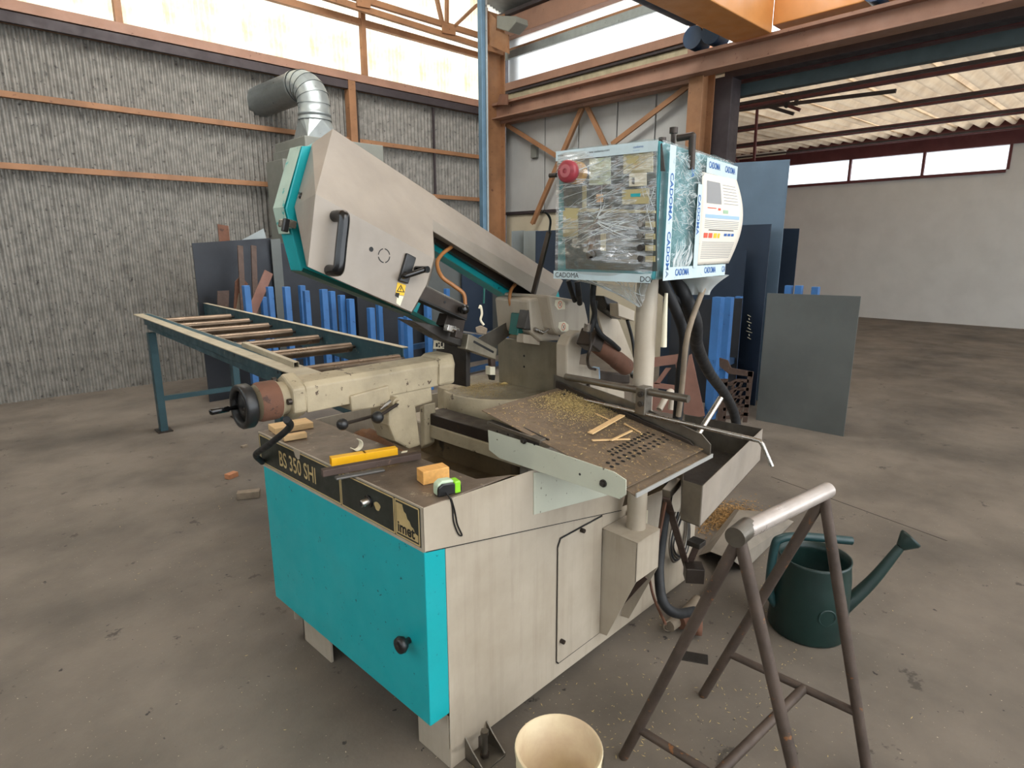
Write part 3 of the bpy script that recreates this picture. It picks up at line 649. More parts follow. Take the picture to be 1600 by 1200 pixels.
# worktop shelf in front of the trough
sa, sb = PZ(507, 660, ZT), PZ(744, 748, ZT)
m = MB(); m.prism([(X0 + .002, YS - .001, ZT), (sb.x + .10, YS - .001, ZT), (sb.x, sb.y, ZT), (sa.x, sa.y, ZT), (sa.x, YE, ZT), (X0 + .002, YE, ZT)], (0, 0, -.006)); part(m, 'worktop', worktop, saw, .002)
m = MB(); m.prism([(sb.x, sb.y, ZT - .004), (sa.x, sa.y, ZT - .004), (sa.x + .05, sa.y, .76), (sb.x + .05, sb.y, .80)], (.004, 0, 0)); part(m, 'trough_front', trough, saw)
m = MB(); m.add([(sb.x + .1, YS, ZT - .003), (sb.x, sb.y, ZT - .005), (sb.x + .06, sb.y + .02, .80), (1.6, YS + .01, .84), (1.6, sb.y + .03, .78), (sa.x + .06, YE, .76), (2.1, YE, .76), (2.1, YS + .1, .80)], [(0, 1, 2, 4, 3), (2, 5, 6, 7, 4), (3, 4, 7)]); part(m, 'trough_floor', trough, saw, solid=.004)
m = MB(); m.box(sa.x, 2.5, YE - .006, YE, .60, ZT); part(m, 'far_band', cream, saw, .001)
m = MB(); m.grid(14, 10, lambda u, v: V((1.22 + .24 * u, 2.0 + .26 * v, .775 + .10 * math.sin(math.pi * u) * math.sin(math.pi * v) + .01 * random.random()))); part(m, 'rusty_sludge', orstuff, saw, kind='stuff')
# pedestal casting standing in the trough
m = MB(); m.prism([(1.52, 1.46, .62), (1.52, 2.0, .62), (1.52, 2.0, .88), (1.52, 1.46, .86)], (.05, 0, 0)); part(m, 'pedestal_side', trough, saw, .004)
m = MB(); m.box(1.57, 2.45, 1.42, 2.2, .6, .88); part(m, 'pedestal', cream, saw, .01)
# vise slide: dark rail on a pale beam, seen left of the discharge tray
A0, A1 = PX(663, 640, 1.5), PX(762, 668, 1.5)
for y0, y1, nm, mt, th in (((663, 644), (663, 661), 'slide_rail', dksteel, 0.0), ((663, 661), (663, 680), 'slide_beam', oldcast, .004)):
    a, b_ = PX(663, y0[1], 1.5), PX(663, y1[1], 1.5); c, d = PX(768, y0[1] + 35, 1.5), PX(768, y1[1] + 42, 1.5)
    m = MB(); m.prism([(1.5 - th, a.y, a.z), (1.5 - th, c.y - .15, a.z), (1.5 - th, c.y - .15, b_.z), (1.5 - th, a.y, b_.z)], (.10, 0, 0)); part(m, nm, mt, saw, .004)
# turntable
TC, TZ, TR = V((1.877, 1.864, 0)), 1.02, .262
m = MB(); m.lathe([(0, TZ), (TR - .004, TZ), (TR, TZ - .004), (TR, TZ - .105), (TR - .02, TZ - .11), (0, TZ - .11)], TC, UP, 64, True); tt = part(m, 'turntable', oldcast, saw)
m = MB(); m.lathe([(0, TZ + .001), (TR - .01, TZ + .001)], TC, UP, 64, False); part(m, 'table_top', jawst, tt)
m = MB(); m.lathe([(0, TZ - .105), (TR - .02, TZ - .105), (TR - .02, TZ - .15), (0, TZ - .15)], TC, UP, 48); part(m, 'lower_ring', oldcast, saw)
m = MB(); vs = [TC + V((math.cos(t), math.sin(t), 0)) * (TR - .012) + UP * z for z in (TZ - .145, TZ - .115) for t in [R(180 + 4 * k) for k in range(0, 16)]]
m.add(vs, [(k, k + 1, 17 + k, 16 + k) for k in range(15)], True); sc_ = part(m, 'angle_scale', whitep, tt)
m = MB()
for k in range(30):
    t = R(181 + 2 * k); c = TC + V((math.cos(t), math.sin(t), 0)) * (TR - .0105) + UP * (TZ - (.122 if k % 5 else .126)); m.obox(c, V((-math.sin(t), math.cos(t), 0)), V((math.cos(t), math.sin(t), 0)), UP, .0007, .0006, .004 if k % 5 else .008)
part(m, 'scale_marks', black, tt, kind='stuff')
# fixed flat bed left and right of the disc
L1, L2 = PZ(683, 604, TZ + .004), PZ(735, 596, TZ + .004)
m = MB(); m.prism([L1, PZ(700, 610, TZ + .004), PZ(732, 600, TZ + .004), PZ(716, 597, TZ + .004)], (0, 0, -.10)); part(m, 'bed_block', oldcast, saw, .003)
m = MB(); m.prism([PZ(*p, TZ - .004) for p in ((805, 617), (848, 607), (884, 618), (850, 634), (826, 622), (822, 650), (804, 655))][:4], (0, 0, -.12)); part(m, 'bed_block', oldcast, saw, .006)
m = MB(); m.prism([PX(*p, 1.80) for p in ((826, 630), (880, 615), (884, 622), (824, 645))], (.01, 0, 0)); part(m, 'chip_slot', black, saw)
# saw-dust heaps on the table
def heap(cx, cy, rx, ry, z, h, name='sawdust_heap'):
    m = MB(); rnd = random.Random(int(cx * 1000))
    m.lathe([(1, 0)], (0, 0, 0), UP, 3); m = MB()
    n = 18; vs = [V((cx, cy, z + h))]
    for q_, f_ in ((.5, .55), (1, 0)):
        vs += [V((cx + rx * q_ * math.cos(2 * math.pi * k / n) * rnd.uniform(.85, 1.15), cy + ry * q_ * math.sin(2 * math.pi * k / n) * rnd.uniform(.85, 1.15), z + h * f_ * rnd.uniform(.7, 1.2))) for k in range(n)]
    fs = [(0, 1 + k, 1 + (k + 1) % n) for k in range(n)] + [(1 + k, 1 + n + k, 1 + n + (k + 1) % n, 1 + (k + 1) % n) for k in range(n)]
    m.add(vs, fs, True); return m
h_ = heap(1.93, 1.88, .11, .05, TZ, .018)
for q_ in (heap(1.79, 1.93, .10, .06, TZ, .005), heap(1.72, 1.80, .05, .08, TZ, .004)): h_.add(q_.v, q_.f, True)
h_ = heap(1.94, 1.885, .05, .022, TZ, .010)
rnd = random.Random(21)
for k in range(5000):
    sx, sy, cx_, cy_ = rnd.choice(((.05, .03, 1.93, 1.885), (.05, .035, 1.78, 1.93), (.05, .06, 1.73, 1.83)))
    p = V((rnd.gauss(cx_, sx), rnd.gauss(cy_, sy), TZ + .002 + rnd.random() * .002))
    if (p - TC - UP * p.z).length > TR - .012 or p.x > 1.915: continue
    l = rnd.uniform(.001, .003); t = rnd.random() * 3.14; d1 = V((math.cos(t), math.sin(t), 0)) * l; d2 = V((-math.sin(t), math.cos(t), 0)) * l * .5
    h_.add([p - d1, p + d2 + UP * .0008, p + d1, p - d2], [(0, 1, 2, 3)])
part(h_, 'sawdust', sawd, saw, kind='stuff')
# jaws
XJ = 1.925
m = MB(); m.prism([(XJ, 1.925, TZ), (XJ, 1.53, TZ), (XJ, 1.525, TZ + .222), (XJ, 1.935, TZ + .205)], (.022, 0, 0)); jaw = part(m, 'fixed_jaw', jawst, saw, .002)
for p in ((819, 556), (819, 573)):
    c = PX(*p, XJ); m = MB(); m.cyl(c - V((.001, 0, 0)), c + V((.003, 0, 0)), .005, 10); part(m, 'hole', black, jaw)
m = MB(); m.box(XJ + .02, XJ + .10, 1.54, 1.60, TZ, TZ + .2); m.prism([(XJ + .02, 1.57, TZ), (XJ + .2, 1.57, TZ), (XJ + .02, 1.57, TZ + .18)], (0, .03, 0)); part(m, 'jaw_rib', cream, saw, .004)
# moving jaw plate
mj = [PY(*p, 1.93) for p in ((684, 598), (684, 528), (735, 530), (735, 601))]
xa = PX(735, 600, 1.56)
m = MB(); m.prism([PX(735, 531, 1.60), PX(735, 603, 1.60), PX(688, 594, 1.60), PX(688, 528, 1.60)], (-.022, 0, 0)); mvj = part(m, 'moving_jaw', gunm, saw, .002)
lb = [PX(*p, 1.577) for p in ((678, 532), (694, 531), (694, 545), (677, 545))]
m = MB(); m.prism(lb, (-.001, 0, 0)); lbo = part(m, 'stamped_tag', whitep, mvj)
m = MB()
for (x, y, w_, h_2) in ((681, 536, 3, 6), (685, 535, 2, 3), (685.5, 540, 2, 3), (689, 535, 3, 6), (691, 542, 3, 1)):
    m.prism([PX(*p, 1.5755) for p in ((x, y), (x + w_, y), (x + w_, y + h_2), (x, y + h_2))], (-.0004, 0, 0))
part(m, 'tag_print', black, mvj)
# vise arm: long cast box with chamfered edge, head block and screw housing
YA, YA2 = 1.735, 1.85
def arm_pt(px, py): return PY(px, py, YA)
zl0, zl1, zr0_, zr1_ = 1.105, 1.215, 1.10, 1.205
xa0, xa1 = PY(478, 610, YA).x, PY(705, 580, YA).x
zA0, zA1 = PY(560, 629, YA).z, PY(560, 588, YA).z
m = MB(); m.prism([(xa0, YA + .014, zA1 + .008), (xa0, YA2, zA1 + .010), (xa0, YA2 + .015, zA1 - .01), (xa0, YA2 + .015, zA0), (xa0, YA, zA0), (xa0, YA, zA1 - .008)], (xa1 - xa0, 0, 0)); arm = part(m, 'vise_arm', oldcast, saw, .004)
m = MB(); m.prism([(xa1 - .07, YA - .012, zA0), (xa1 - .07, YA - .012, zA1 - .01), (xa1 - .05, YA + .015, zA1 + .022), (xa1 - .05, YA2 - .01, zA1 + .022), (xa1 - .07, YA2 + .03, zA1 - .01), (xa1 - .07, YA2 + .03, zA0)], (.08, 0, 0)); part(m, 'arm_head', oldcast, arm, .012)
ac = V((xa0, (YA + YA2) / 2 + .005, (zA0 + zA1) / 2 + .002))
dv = V((-1, 0, 0))
m = MB(); m.lathe([(.066, 0), (.064, .015), (.054, .028), (.052, .06), (.058, .066), (.060, .125), (.055, .132), (0, .132)], ac, dv, 32); part(m, 'screw_housing', oldcast, saw)
m = MB(); m.lathe([(.0605, .072), (.0615, .076), (.0615, .122), (.057, .1335)], ac, dv, 32); part(m, 'rust_band', rust, saw)
m = MB(); m.prism([ac + V((-.045, .078 * math.cos(t), .078 * math.sin(t))) for t in [R(30 + 60 * k) for k in range(6)]], (.045, 0, 0)); part(m, 'housing_flange', oldcast, saw, .008)
for t in (60, 180, 300):
    c = ac + V((-.05, .062 * math.cos(R(t)), .062 * math.sin(R(t)))); m = MB(); m.cyl(c, c + V((-.012, 0, 0)), .010, 6); part(m, 'bolt', dksteel, saw)
wc = ac + V((-.168, 0, -.004))
m = MB(); m.lathe([(.048, -.018), (.064, -.018), (.068, -.013), (.068, .013), (.064, .018), (.053, .018), (.048, .013)], wc, dv, 40, closed=True)
m.lathe([(0, -.004), (.050, -.010), (.050, .0), (.018, .010), (0, .010)], wc, dv, 32); m.cyl(wc, wc + V((.05, 0, 0)), .018, 14); hw = part(m, 'handwheel', blackp, saw)
cg = wc + V((-.008, .034, -.008)); m = MB(); m.lathe([(0, 0), (.007, 0), (.006, .022), (.009, .026), (.010, .075), (.007, .08), (0, .08)], cg, dv, 16); part(m, 'crank_grip', blackgl, hw)
m = MB(); m.tube([ac + V((-.06, -.04, -.06)), PX(452, 668, .86), PX(420, 695, .87), PX(400, 710, .90), PX(410, 722, .945)], .0115, 12, 8); part(m, 'hose', rubber, saw)
# vise bracket casting below the arm
m = MB(); m.prism([PY(*p, YA + .005) for p in ((607, 600), (673, 586), (677, 628), (650, 636), (658, 696), (640, 702), (618, 690), (608, 665))], (0, .12, 0)); vb = part(m, 'vise_bracket', oldcast, saw, .008)
m = MB(); m.prism([PY(*p, YA - .01) for p in ((548, 619), (609, 602), (611, 634), (550, 643))], (0, .1, 0)); part(m, 'gib_block', oldcast, saw, .006)
m = MB(); m.prism([PX(*p, 1.47) for p in ((655, 636), (663, 632), (664, 695), (657, 702))], (.06, 0, 0)); part(m, 'slide_cap', oldcast, saw, .006)
hb = PY(621, 630, YA - .03); m = MB(); m.cyl(hb, hb + V((0, .05, 0)), .02, 18); m.cyl(hb + V((0, -.012, 0)), hb, .012, 14); part(m, 'clamp_hub', oldcast, saw)
lv = PY(590, 652, YA - .08); m = MB(); m.tube([hb + V((0, -.005, 0)), lv], .006, 8); lo = part(m, 'clamp_lever', dksteel, saw); m = MB(); m.ball(lv, .021); part(m, 'ball_knob', blackp, lo)
lv2, lv3 = PY(535, 663, YA - .10), PY(583, 650, YA - .02); m = MB(); m.tube([lv3, lv2], .006, 8); lo = part(m, 'clamp_lever', dksteel, saw); m = MB(); m.ball(lv2, .019); part(m, 'ball_knob', blackp, lo)
m = MB(); m.tube([PY(600, 636, YA - .03), PY(610, 626, YA - .035), PY(594, 640, YA - .03)], .005, 8); part(m, 'stop_screw', steel, saw)

# name plate on the front band
XP = X0 - .0008
def fr_(px, py): return PX(px, py, XP)
m = MB(); m.box(XP - .0006, XP, YS + .012, YE - .005, ZB + .008, ZT - .006); pl = part(m, 'name_plate', platem, saw)
def strip(y0, z0, y1, z1, wd, name='gold_line'):
    m = MB(); m.bar((XP - .0009, y0, z0), (XP - .0009, y1, z1), .0006, wd, UP if abs(z1 - z0) < 1e-6 else (0, 1, 0)); return m
yb = [YE - .012, fr_(533, 770).y, fr_(617, 800).y, YS + .018]
m = MB()
for (a, b_) in ((yb[0], yb[1] + .004), (yb[1] - .004, yb[2] + .004), (yb[2] - .004, yb[3])):
    z0, z1 = ZB + .012, ZT - .010
    for p, q_ in (((a, z0), (b_, z0)), ((a, z1), (b_, z1)), ((a, z0), (a, z1)), ((b_, z0), (b_, z1))):
        s_ = strip(p[0], p[1], q_[0], q_[1], .0045); m.add(s_.v, s_.f)
part(m, 'gold_border', gold, pl)
tz = ZB + .038
t0 = fr_(436, 718); t1 = fr_(495, 748)
text('BS 350 SHI', 'model_lettering', gold, pl, (XP - .0008, fr_(436, 715).y, tz), (0, -1, 0), UP, .060, .74, .0004, bold=.012)
# logo panel: gold field with a dark jagged wedge and lettering
y2, y3 = yb[2] - .009, yb[3] + .006; zz0, zz1 = ZB + .020, ZT - .018
m = MB(); H_ = zz1 - zz0; W_ = y2 - y3
m.prism([(XP - .0010, y2 - W_ * u, zz0 + H_ * v) for u, v in ((0, 0), (1, 0), (1, .22), (.86, .26), (.8, .38), (.7, .42), (.62, .55), (.52, .6), (.46, .75), (.36, .8), (.3, 1), (0, 1))], (-.0003, 0, 0)); part(m, 'logo_field', gold, pl)
text('imet', 'logo_lettering', black, pl, (XP - .0014, y2 - W_ * .04, zz0 + H_ * .06), (0, -1, 0), UP, H_ * .36, .95, .0004, bold=.03)
bz = fr_(577, 783); m = MB(); m.lathe([(0, .03), (.010, .03), (.0115, .028), (.0125, 0)], bz, (-1, 0, 0), 22); kn = part(m, 'control_knob', brsteel, pl); m = MB(); m.cyl(bz, bz + V((-.006, 0, 0)), .02, 20); part(m, 'knob_seat', blackp, pl)
m = MB(); m.cyl(bz + V((-.0295, 0, 0)), bz + V((-.0308, 0, 0)), .008, 14); part(m, 'knob_cap', blackp, pl)
sp = fr_(590, 791); m = MB(); m.prism([sp + V((-.001, .016 * math.cos(t) * (1 + .2 * math.sin(3 * t)), .014 * math.sin(t))) for t in [R(24 * k) for k in range(15)]], (-.0004, 0, 0)); part(m, 'worn_patch', gold, pl)
dp_ = fr_(465, 708); m = MB(); m.prism([(XP - .001, dp_.y + .03, ZT - .002), (XP - .001, dp_.y + .018, ZT - .028), (XP - .001, dp_.y, ZT - .036), (XP - .001, dp_.y - .014, ZT - .03), (XP - .001, dp_.y - .022, ZT - .002)], (-.0006, 0, 0)); part(m, 'dented_patch', cream, pl)
# side panel under the discharge tray
m = MB(); m.prism([PY(*p, YS - .003) for p in ((833, 738), (833, 804), (985, 764), (985, 730))], (0, -.004, 0)); part(m, 'side_panel', palegrn, saw, .001)

# ---------------- tilted bow (head)
yf, ybk = 1.62, 1.85
F_ = lambda x, y: PY(x, y, yf); K_ = lambda x, y: PY(x, y, ybk)
apex, Aa, Bb, Cc, Dd, Ee = K_(520, 201), F_(493, 303), F_(481, 417), F_(643, 487.5), F_(666, 446), F_(678, 404)
nb = (Aa - apex).cross(Ee - apex)
Gg = PL(676, 361, apex, nb); Ff = PL(676, 343, apex, nb); rend = K_(880, 438); fend = PL(872, 455, apex, nb)
Pl, P2, P3 = K_(488, 225), K_(460, 323), K_(479, 416)
lowd = V((0, 0, -.012)) ; lend = PL(850, 470, fend + V((0, -.03, 0)), (0, 1, 0)); Gl = PL(676, 361, V((0, lend.y, 0)), (0, 1, 0))
kb = [K_(700, 470), K_(643, 487.5)]
m = MB()
vs = [apex, Aa, Bb, Cc, Dd, Ee, Gg, Ff, Pl, P2, P3, K_(643, 490), K_(668, 450), K_(680, 408), K_(678, 372), K_(680, 306.5)]
m.add(vs, [(0, 1, 5, 7, 15), (5, 6, 7), (1, 2, 3, 4, 5), (0, 8, 9, 1), (9, 10, 2, 1), (2, 10, 11, 3), (3, 11, 12, 4), (4, 12, 13, 5), (5, 13, 14, 6), (8, 0, 15, 14, 13, 12, 11, 10, 9), (6, 14, 15, 7)])
head = part(m, 'bow_housing', greypnt, saw, .003)
m = MB(); r2 = K_(676, 305)
bm_ = [K_(640, 281), rend, fend, lend, Gl, Ff + V((0, 0, 0))]
back = [p.copy() for p in bm_]
V_ = [K_(640, 281), rend, Ff, fend, Gl, lend, K_(676, 372), K_(862, 478)]
m.add(V_, [(0, 2, 3, 1), (2, 4, 5, 3), (4, 6, 7, 5), (0, 1, 7, 6), (1, 3, 5, 7), (0, 6, 4, 2)]); part(m, 'bow_beam', greypnt, saw, .003)
m = MB(); m.prism([K_(*p) for p in ((672, 355), (862, 470), (856, 492), (672, 378))], (0, -.03, 0)); part(m, 'blade_channel', dksteel, saw, .002)
# teal blade cover behind the bow
m = MB(); ol = [(472, 228), (446, 326), (471, 423), (645, 492), (704, 523), (707, 517), (652, 489), (668, 450), (677, 390), (860, 505), (876, 470), (870, 442), (520, 212), (489, 228)]
m.prism([PY(x, y, ybk + .004) for x, y in ol], (0, .075, 0)); cov = part(m, 'blade_cover', teal, saw, .004)
m = MB(); m.prism([PY(x, y, ybk + .003) for x, y in ((474, 418), (645, 485), (706, 516), (704, 523), (645, 493), (471, 424))], (0, .078, 0)); part(m, 'cover_lower_lip', dkteal, saw, .003)
# peeled outer rim of the cover
q0 = [PY(x, y, ybk + .0805) for x, y in ((461, 243), (432.5, 340), (440, 382))]
rim = [PY(474, 229, ybk + .004), PY(447, 325, ybk + .004), PY(456, 366, ybk + .004)]
m = MB(); off_ = V((-.007, 0, .002))
m.add([p + off_ for p in (rim[0], rim[1], rim[2], rim[2] + V((0, .074, 0)), rim[1] + V((0, .074, 0)), rim[0] + V((0, .074, 0)))], [(0, 1, 4, 5), (1, 2, 3, 4)]); part(m, 'peeled_rim', paleteal, cov)
m = MB(); c = PY(449, 350, ybk - .012); m.obox(c, V((.96, 0, -.25)), V((0, 1, 0)), V((.25, 0, .96)), .016, .03, .012); lt = part(m, 'latch', brsteel, cov, .003)
m = MB(); m.obox(PY(446, 352, ybk - .044), V((.96, 0, -.25)), V((0, 1, 0)), V((.25, 0, .96)), .009, .008, .02); part(m, 'latch_lever', blackp, cov, .003)
m = MB(); c = K_(470, 303); m.cyl(c + V((0, -.005, .0)), c + V((-.02, -.05, -.012)), .010, 12); m.ball(c + V((-.02, -.05, -.012)), .013, 10); part(m, 'hinge_knob', blackp, saw)
# black bow handle
ov = V((0, -.052, 0)); h0, h1 = PY(538, 337, yf - .052) - ov, PY(529, 423, yf - .052) - ov
m = MB(); m.tube([h0, h0 + ov * .75, h0 + ov + (h1 - h0) * .06, (h0 + h1) / 2 + ov, h1 + ov + (h0 - h1) * .06, h1 + ov * .75, h1], .0165, 14, 6); part(m, 'bow_handle', blackgl, head)
c = F_(580, 389.5); m = MB(); m.cyl(c, c + V((0, -.001, 0)), .0075, 18); part(m, 'hole', black, head)
c = F_(600, 399.5)
for k in range(4):
    m = MB(); vs = [c + V((rr * math.cos(t), -.001, rr * math.sin(t))) for rr in (.0195, .0225) for t in [R(90 * k + 8 + 74 * i / 8) for i in range(9)]]
    m.add(vs, [(i, i + 1, i + 10, i + 9) for i in range(8)]); part(m, 'knockout_slot', black, head)
m = MB(); m.prism([F_(*p) for p in ((633, 395), (647.5, 402.5), (635, 443.5), (620.6, 439))], (0, -.012, 0)); lk = part(m, 'tension_lock', blackp, head, .003)
m = MB(); m.tube([F_(628, 428) + V((0, -.02, 0)), F_(624, 431) + V((0, -.03, 0)), F_(653, 420) + V((0, -.045, 0))], .009, 10, 4); m.cyl(F_(650, 421), F_(652, 420.5) + V((0, -.055, 0)), .011, 12); part(m, 'lock_lever', blackgl, lk)
m = MB(); m.prism([F_(*p) for p in ((621, 441), (634, 445.5), (631, 462), (617.5, 460))], (0, -.0012, 0)); wl = part(m, 'warning_label', ylabel, head)
m = MB(); tri = [F_(*p) - V((0, .0016, 0)) for p in ((626, 444.5), (632, 457), (619, 455.5))]; cc_ = sum(tri, V()) / 3
tin = [cc_ + (p - cc_) * .68 for p in tri]; m.add(tri + tin, [(i, (i + 1) % 3, 3 + (i + 1) % 3, 3 + i) for i in range(3)])
m.prism([F_(*p) - V((0, .0016, 0)) for p in ((626.4, 448), (625, 451.5), (626.6, 451.5), (625, 455))], (0, -.0002, .0012)); part(m, 'warning_triangle', black, wl)
m = MB(); m.prism([F_(*p) for p in ((620, 461), (630.5, 463), (625, 478), (619, 474))], (0, -.0012, 0)); part(m, 'torn_label', whitep, head)
m = MB(); m.prism([F_(*p) - V((0, .0016, 0)) for p in ((618, 457), (624, 458), (622, 466), (617, 462))], (0, -.0003, 0)); part(m, 'label_tear', black, wl)
# blade guide arm
yg = 1.64
Gp = lambda x, y: PY(x, y, yg)
m = MB(); m.prism([Gp(*p) for p in ((645, 441), (653, 440), (667, 446.5), (732, 479), (730, 499), (650, 464), (644, 458), (642, 450))], (0, .012, 0)); ga_ = part(m, 'guide_arm', dksteel, saw, .002)
m = MB(); m.prism([Gp(*p) for p in ((667, 446), (732.5, 478.5), (731.5, 481), (666, 449))], (0, .05, 0)); part(m, 'arm_flange', steel, ga_)
m = MB(); m.prism([Gp(*p) + V((0, -.001, 0)) for p in ((650, 463), (730, 499), (729, 501), (650, 466))], (0, .05, 0)); part(m, 'arm_slot', black, ga_)
c = Gp(695, 472); m = MB(); m.cyl(c, c + V((0, -.001, 0)), .005, 12); part(m, 'hole', black, ga_)
c = Gp(718, 483); m = MB(); m.lathe([(0, .04), (.012, .038), (.017, .03), (.017, .018), (.009, .01), (.009, 0)], c, (0, -1, 0), 18); part(m, 'clamp_knob', blackgl, ga_)
m = MB(); m.prism([PY(*p, 1.70) for p in ((700, 490), (728, 500), (724, 520), (712, 520), (694, 508))], (0, .05, 0)); gb_ = part(m, 'guide_bracket', dksteel, saw, .003)
m = MB(); m.prism([PY(*p, 1.72) for p in ((666, 505), (695, 512), (735, 540), (729, 545), (690, 530), (640, 500))], (0, .08, 0)); part(m, 'blade_guard', gunm, saw, .003)
c = PY(703, 513, 1.68); m = MB(); m.obox(c, V((.95, 0, -.3)), V((0, 1, 0)), V((.3, 0, .95)), .02, .012, .012); m.cyl(c + V((.0, -.01, .0)), c + V((.03, -.01, -.01)), .009, 10); part(m, 'guide_roller', brsteel, saw, .002)
m = MB(); m.prism([PY(*p, 1.66) for p in ((714, 514), (724, 520), (722, 530), (711, 527))], (0, .03, 0)); part(m, 'guide_block', dksteel, saw, .002)
m = MB(); m.prism([PY(*p, 1.69) for p in ((732, 522), (737, 523), (777, 545), (775, 562), (728, 546))], (0, .05, 0)); part(m, 'blade_guide', jawst, saw, .003)
m = MB(); m.prism([PY(*p, 1.688) for p in ((741, 532), (772, 549), (771, 552), (740, 535))], (0, .004, 0)); part(m, 'guide_groove', black, saw)
m = MB(); m.bar(PY(690, 508, 1.84), PY(990, 655, 1.84), .002, .03, (0, 1, 0))
bl = [PY(*p, 1.80) for p in ((748, 528), (815, 491), (820, 505), (766, 548))]
m = MB(); m.prism(bl, (0, .003, 0)); part(m, 'saw_blade', steel, saw)
m = MB(); m.bar(PY(722, 518, 1.78), PY(755, 523, 1.78), .01, .006); part(m, 'guide_strip', brsteel, saw)
# coolant brush under the guide
m = MB(); m.prism([PY(*p, 1.78) for p in ((766, 548), (773, 545), (775, 572), (768, 574))], (0, .02, 0)); part(m, 'chip_brush', brown, saw, .002)
m = MB(); m.prism([PY(*p, 1.775) for p in ((766, 573), (774, 573), (774, 586), (766, 586))], (0, .03, 0)); part(m, 'brush_holder', whitep, saw, .002); m = MB(); m.prism([PY(*p, 1.78) for p in ((767, 586), (774, 586), (773, 594), (769, 594))], (0, .02, 0)); part(m, 'brush_tip', blackp, saw)
# amber coolant hoses
m = MB(); m.tube([PY(705, 386, 1.78), PY(690, 398, 1.76), PY(683, 412, 1.74), PY(690, 432, 1.70), PY(708, 446, 1.68), PY(724, 459, 1.66), PY(727, 476, 1.655)], .0075, 10, 8); part(m, 'coolant_hose', copper, saw)
m = MB(); m.tube([PY(806, 443, 1.80), PY(798, 455, 1.78), PY(797, 472, 1.77), PY(802, 490, 1.78)], .0075, 10, 8); part(m, 'coolant_hose', copper, saw)
# second guide on a slim bar
m = MB(); m.bar(PY(858, 362, 1.70), PY(826, 488, 1.70), .012, .022, (0, 1, 0)); sb_ = part(m, 'guide_bar', dksteel, saw, .002)
m = MB(); m.tube([PY(858, 364, 1.695), PY(860, 345, 1.69), PY(855, 334, 1.69), PY(847, 330, 1.70)], .005, 8, 6); part(m, 'cable', rubber, sb_)
m = MB(); m.prism([PY(*p, 1.665) for p in ((826, 484), (846, 487), (845, 520), (820, 514))], (0, .05, 0)); part(m, 'guide_carriage', gunm, saw, .003)
m = MB(); m.tube([PY(835, 514, 1.65), PY(848, 520, 1.64)], .008, 10); m.tube([PY(848, 521, 1.64), PY(862, 511, 1.63)], .004, 8); part(m, 'clamp_handle', brsteel, saw)
m = MB(); m.prism([PY(*p, 1.68) for p in ((818, 522), (846, 526), (848, 540), (818, 536))], (0, .04, 0)); part(m, 'guide_foot', cream, saw, .002)
m = MB(); m.prism([PY(*p, 1.71) for p in ((812, 490), (821, 488), (818, 520), (808, 524))], (0, .05, 0)); part(m, 'roller_block', dkteal, saw, .003)
# drive housing with two stickers
yh = 1.60
Hh = lambda x, y: PY(x, y, yh)
m = MB(); m.prism([Hh(*p) for p in ((857, 461), (914, 471), (921, 505), (911, 517), (894, 525), (872, 524), (866, 513))], (0, .26, 0)); dh = part(m, 'drive_housing', cream, saw, .012)
m = MB(); m.prism([PY(*p, 1.66) for p in ((826, 468), (858, 461), (868, 514), (880, 532), (846, 534), (830, 520))], (0, .2, 0)); part(m, 'hinge_housing', cream, saw, .012)
def sticker(cx, cy):
    k = (cx - 874) * .0
    m = MB(); m.prism([Hh(cx + dx, cy + dy) for dx, dy in ((-7, -7), (2, -8), (8, -3), (8, 7), (-3, 8), (-8, 1))], (0, -.0012, 0)); s_ = part(m, 'sticker', whitep, dh)
    c = Hh(cx, cy) - V((0, .0016, 0)); m = MB(); vs = [c + V((rr * math.cos(t) * .9, 0, rr * math.sin(t))) for rr in (.0125, .0155) for t in [2 * math.pi * i / 20 for i in range(20)]]
    m.add(vs, [(i, (i + 1) % 20, 20 + (i + 1) % 20, 20 + i) for i in range(20)]); m.bar(c + V((-.009, 0, .010)), c + V((.009, 0, -.010)), .0006, .003, (0, 1, 0)); part(m, 'prohibition_mark', redprint, s_)
    m = MB(); m.bar(c + V((-.003, .0002, -.006)), c + V((.004, .0002, .007)), .0005, .006, (0, 1, 0)); part(m, 'hand_mark', greyprn, s_)
sticker(874.5, 476); sticker(880, 510.5)
# swivel arm casting behind the jaw
yc = 1.50
m = MB(); m.prism([PY(*p, yc) for p in ((886, 600), (886, 540), (893, 525), (906, 517), (917, 519), (911, 535), (906, 570), (925, 572), (925, 600))], (0, .06, 0)); part(m, 'swivel_casting', cream, saw, .008)
m = MB(); m.prism([PY(*p, 1.52) for p in ((900, 580), (936, 576), (938, 618), (902, 622))], (0, .1, 0)); part(m, 'valve_body', cream, saw, .004)
for p in ((911, 595), (917, 603), (912, 610)):
    c = PY(*p, 1.515); m = MB(); m.cyl(c, c + V((0, -.012, 0)), .008, 10); part(m, 'fitting', dksteel, saw)
m = MB(); m.prism([PY(*p, 1.53) for p in ((920, 578), (937, 574), (938, 592), (922, 594))], (0, .03, 0)); part(m, 'valve_label', lblue, saw)
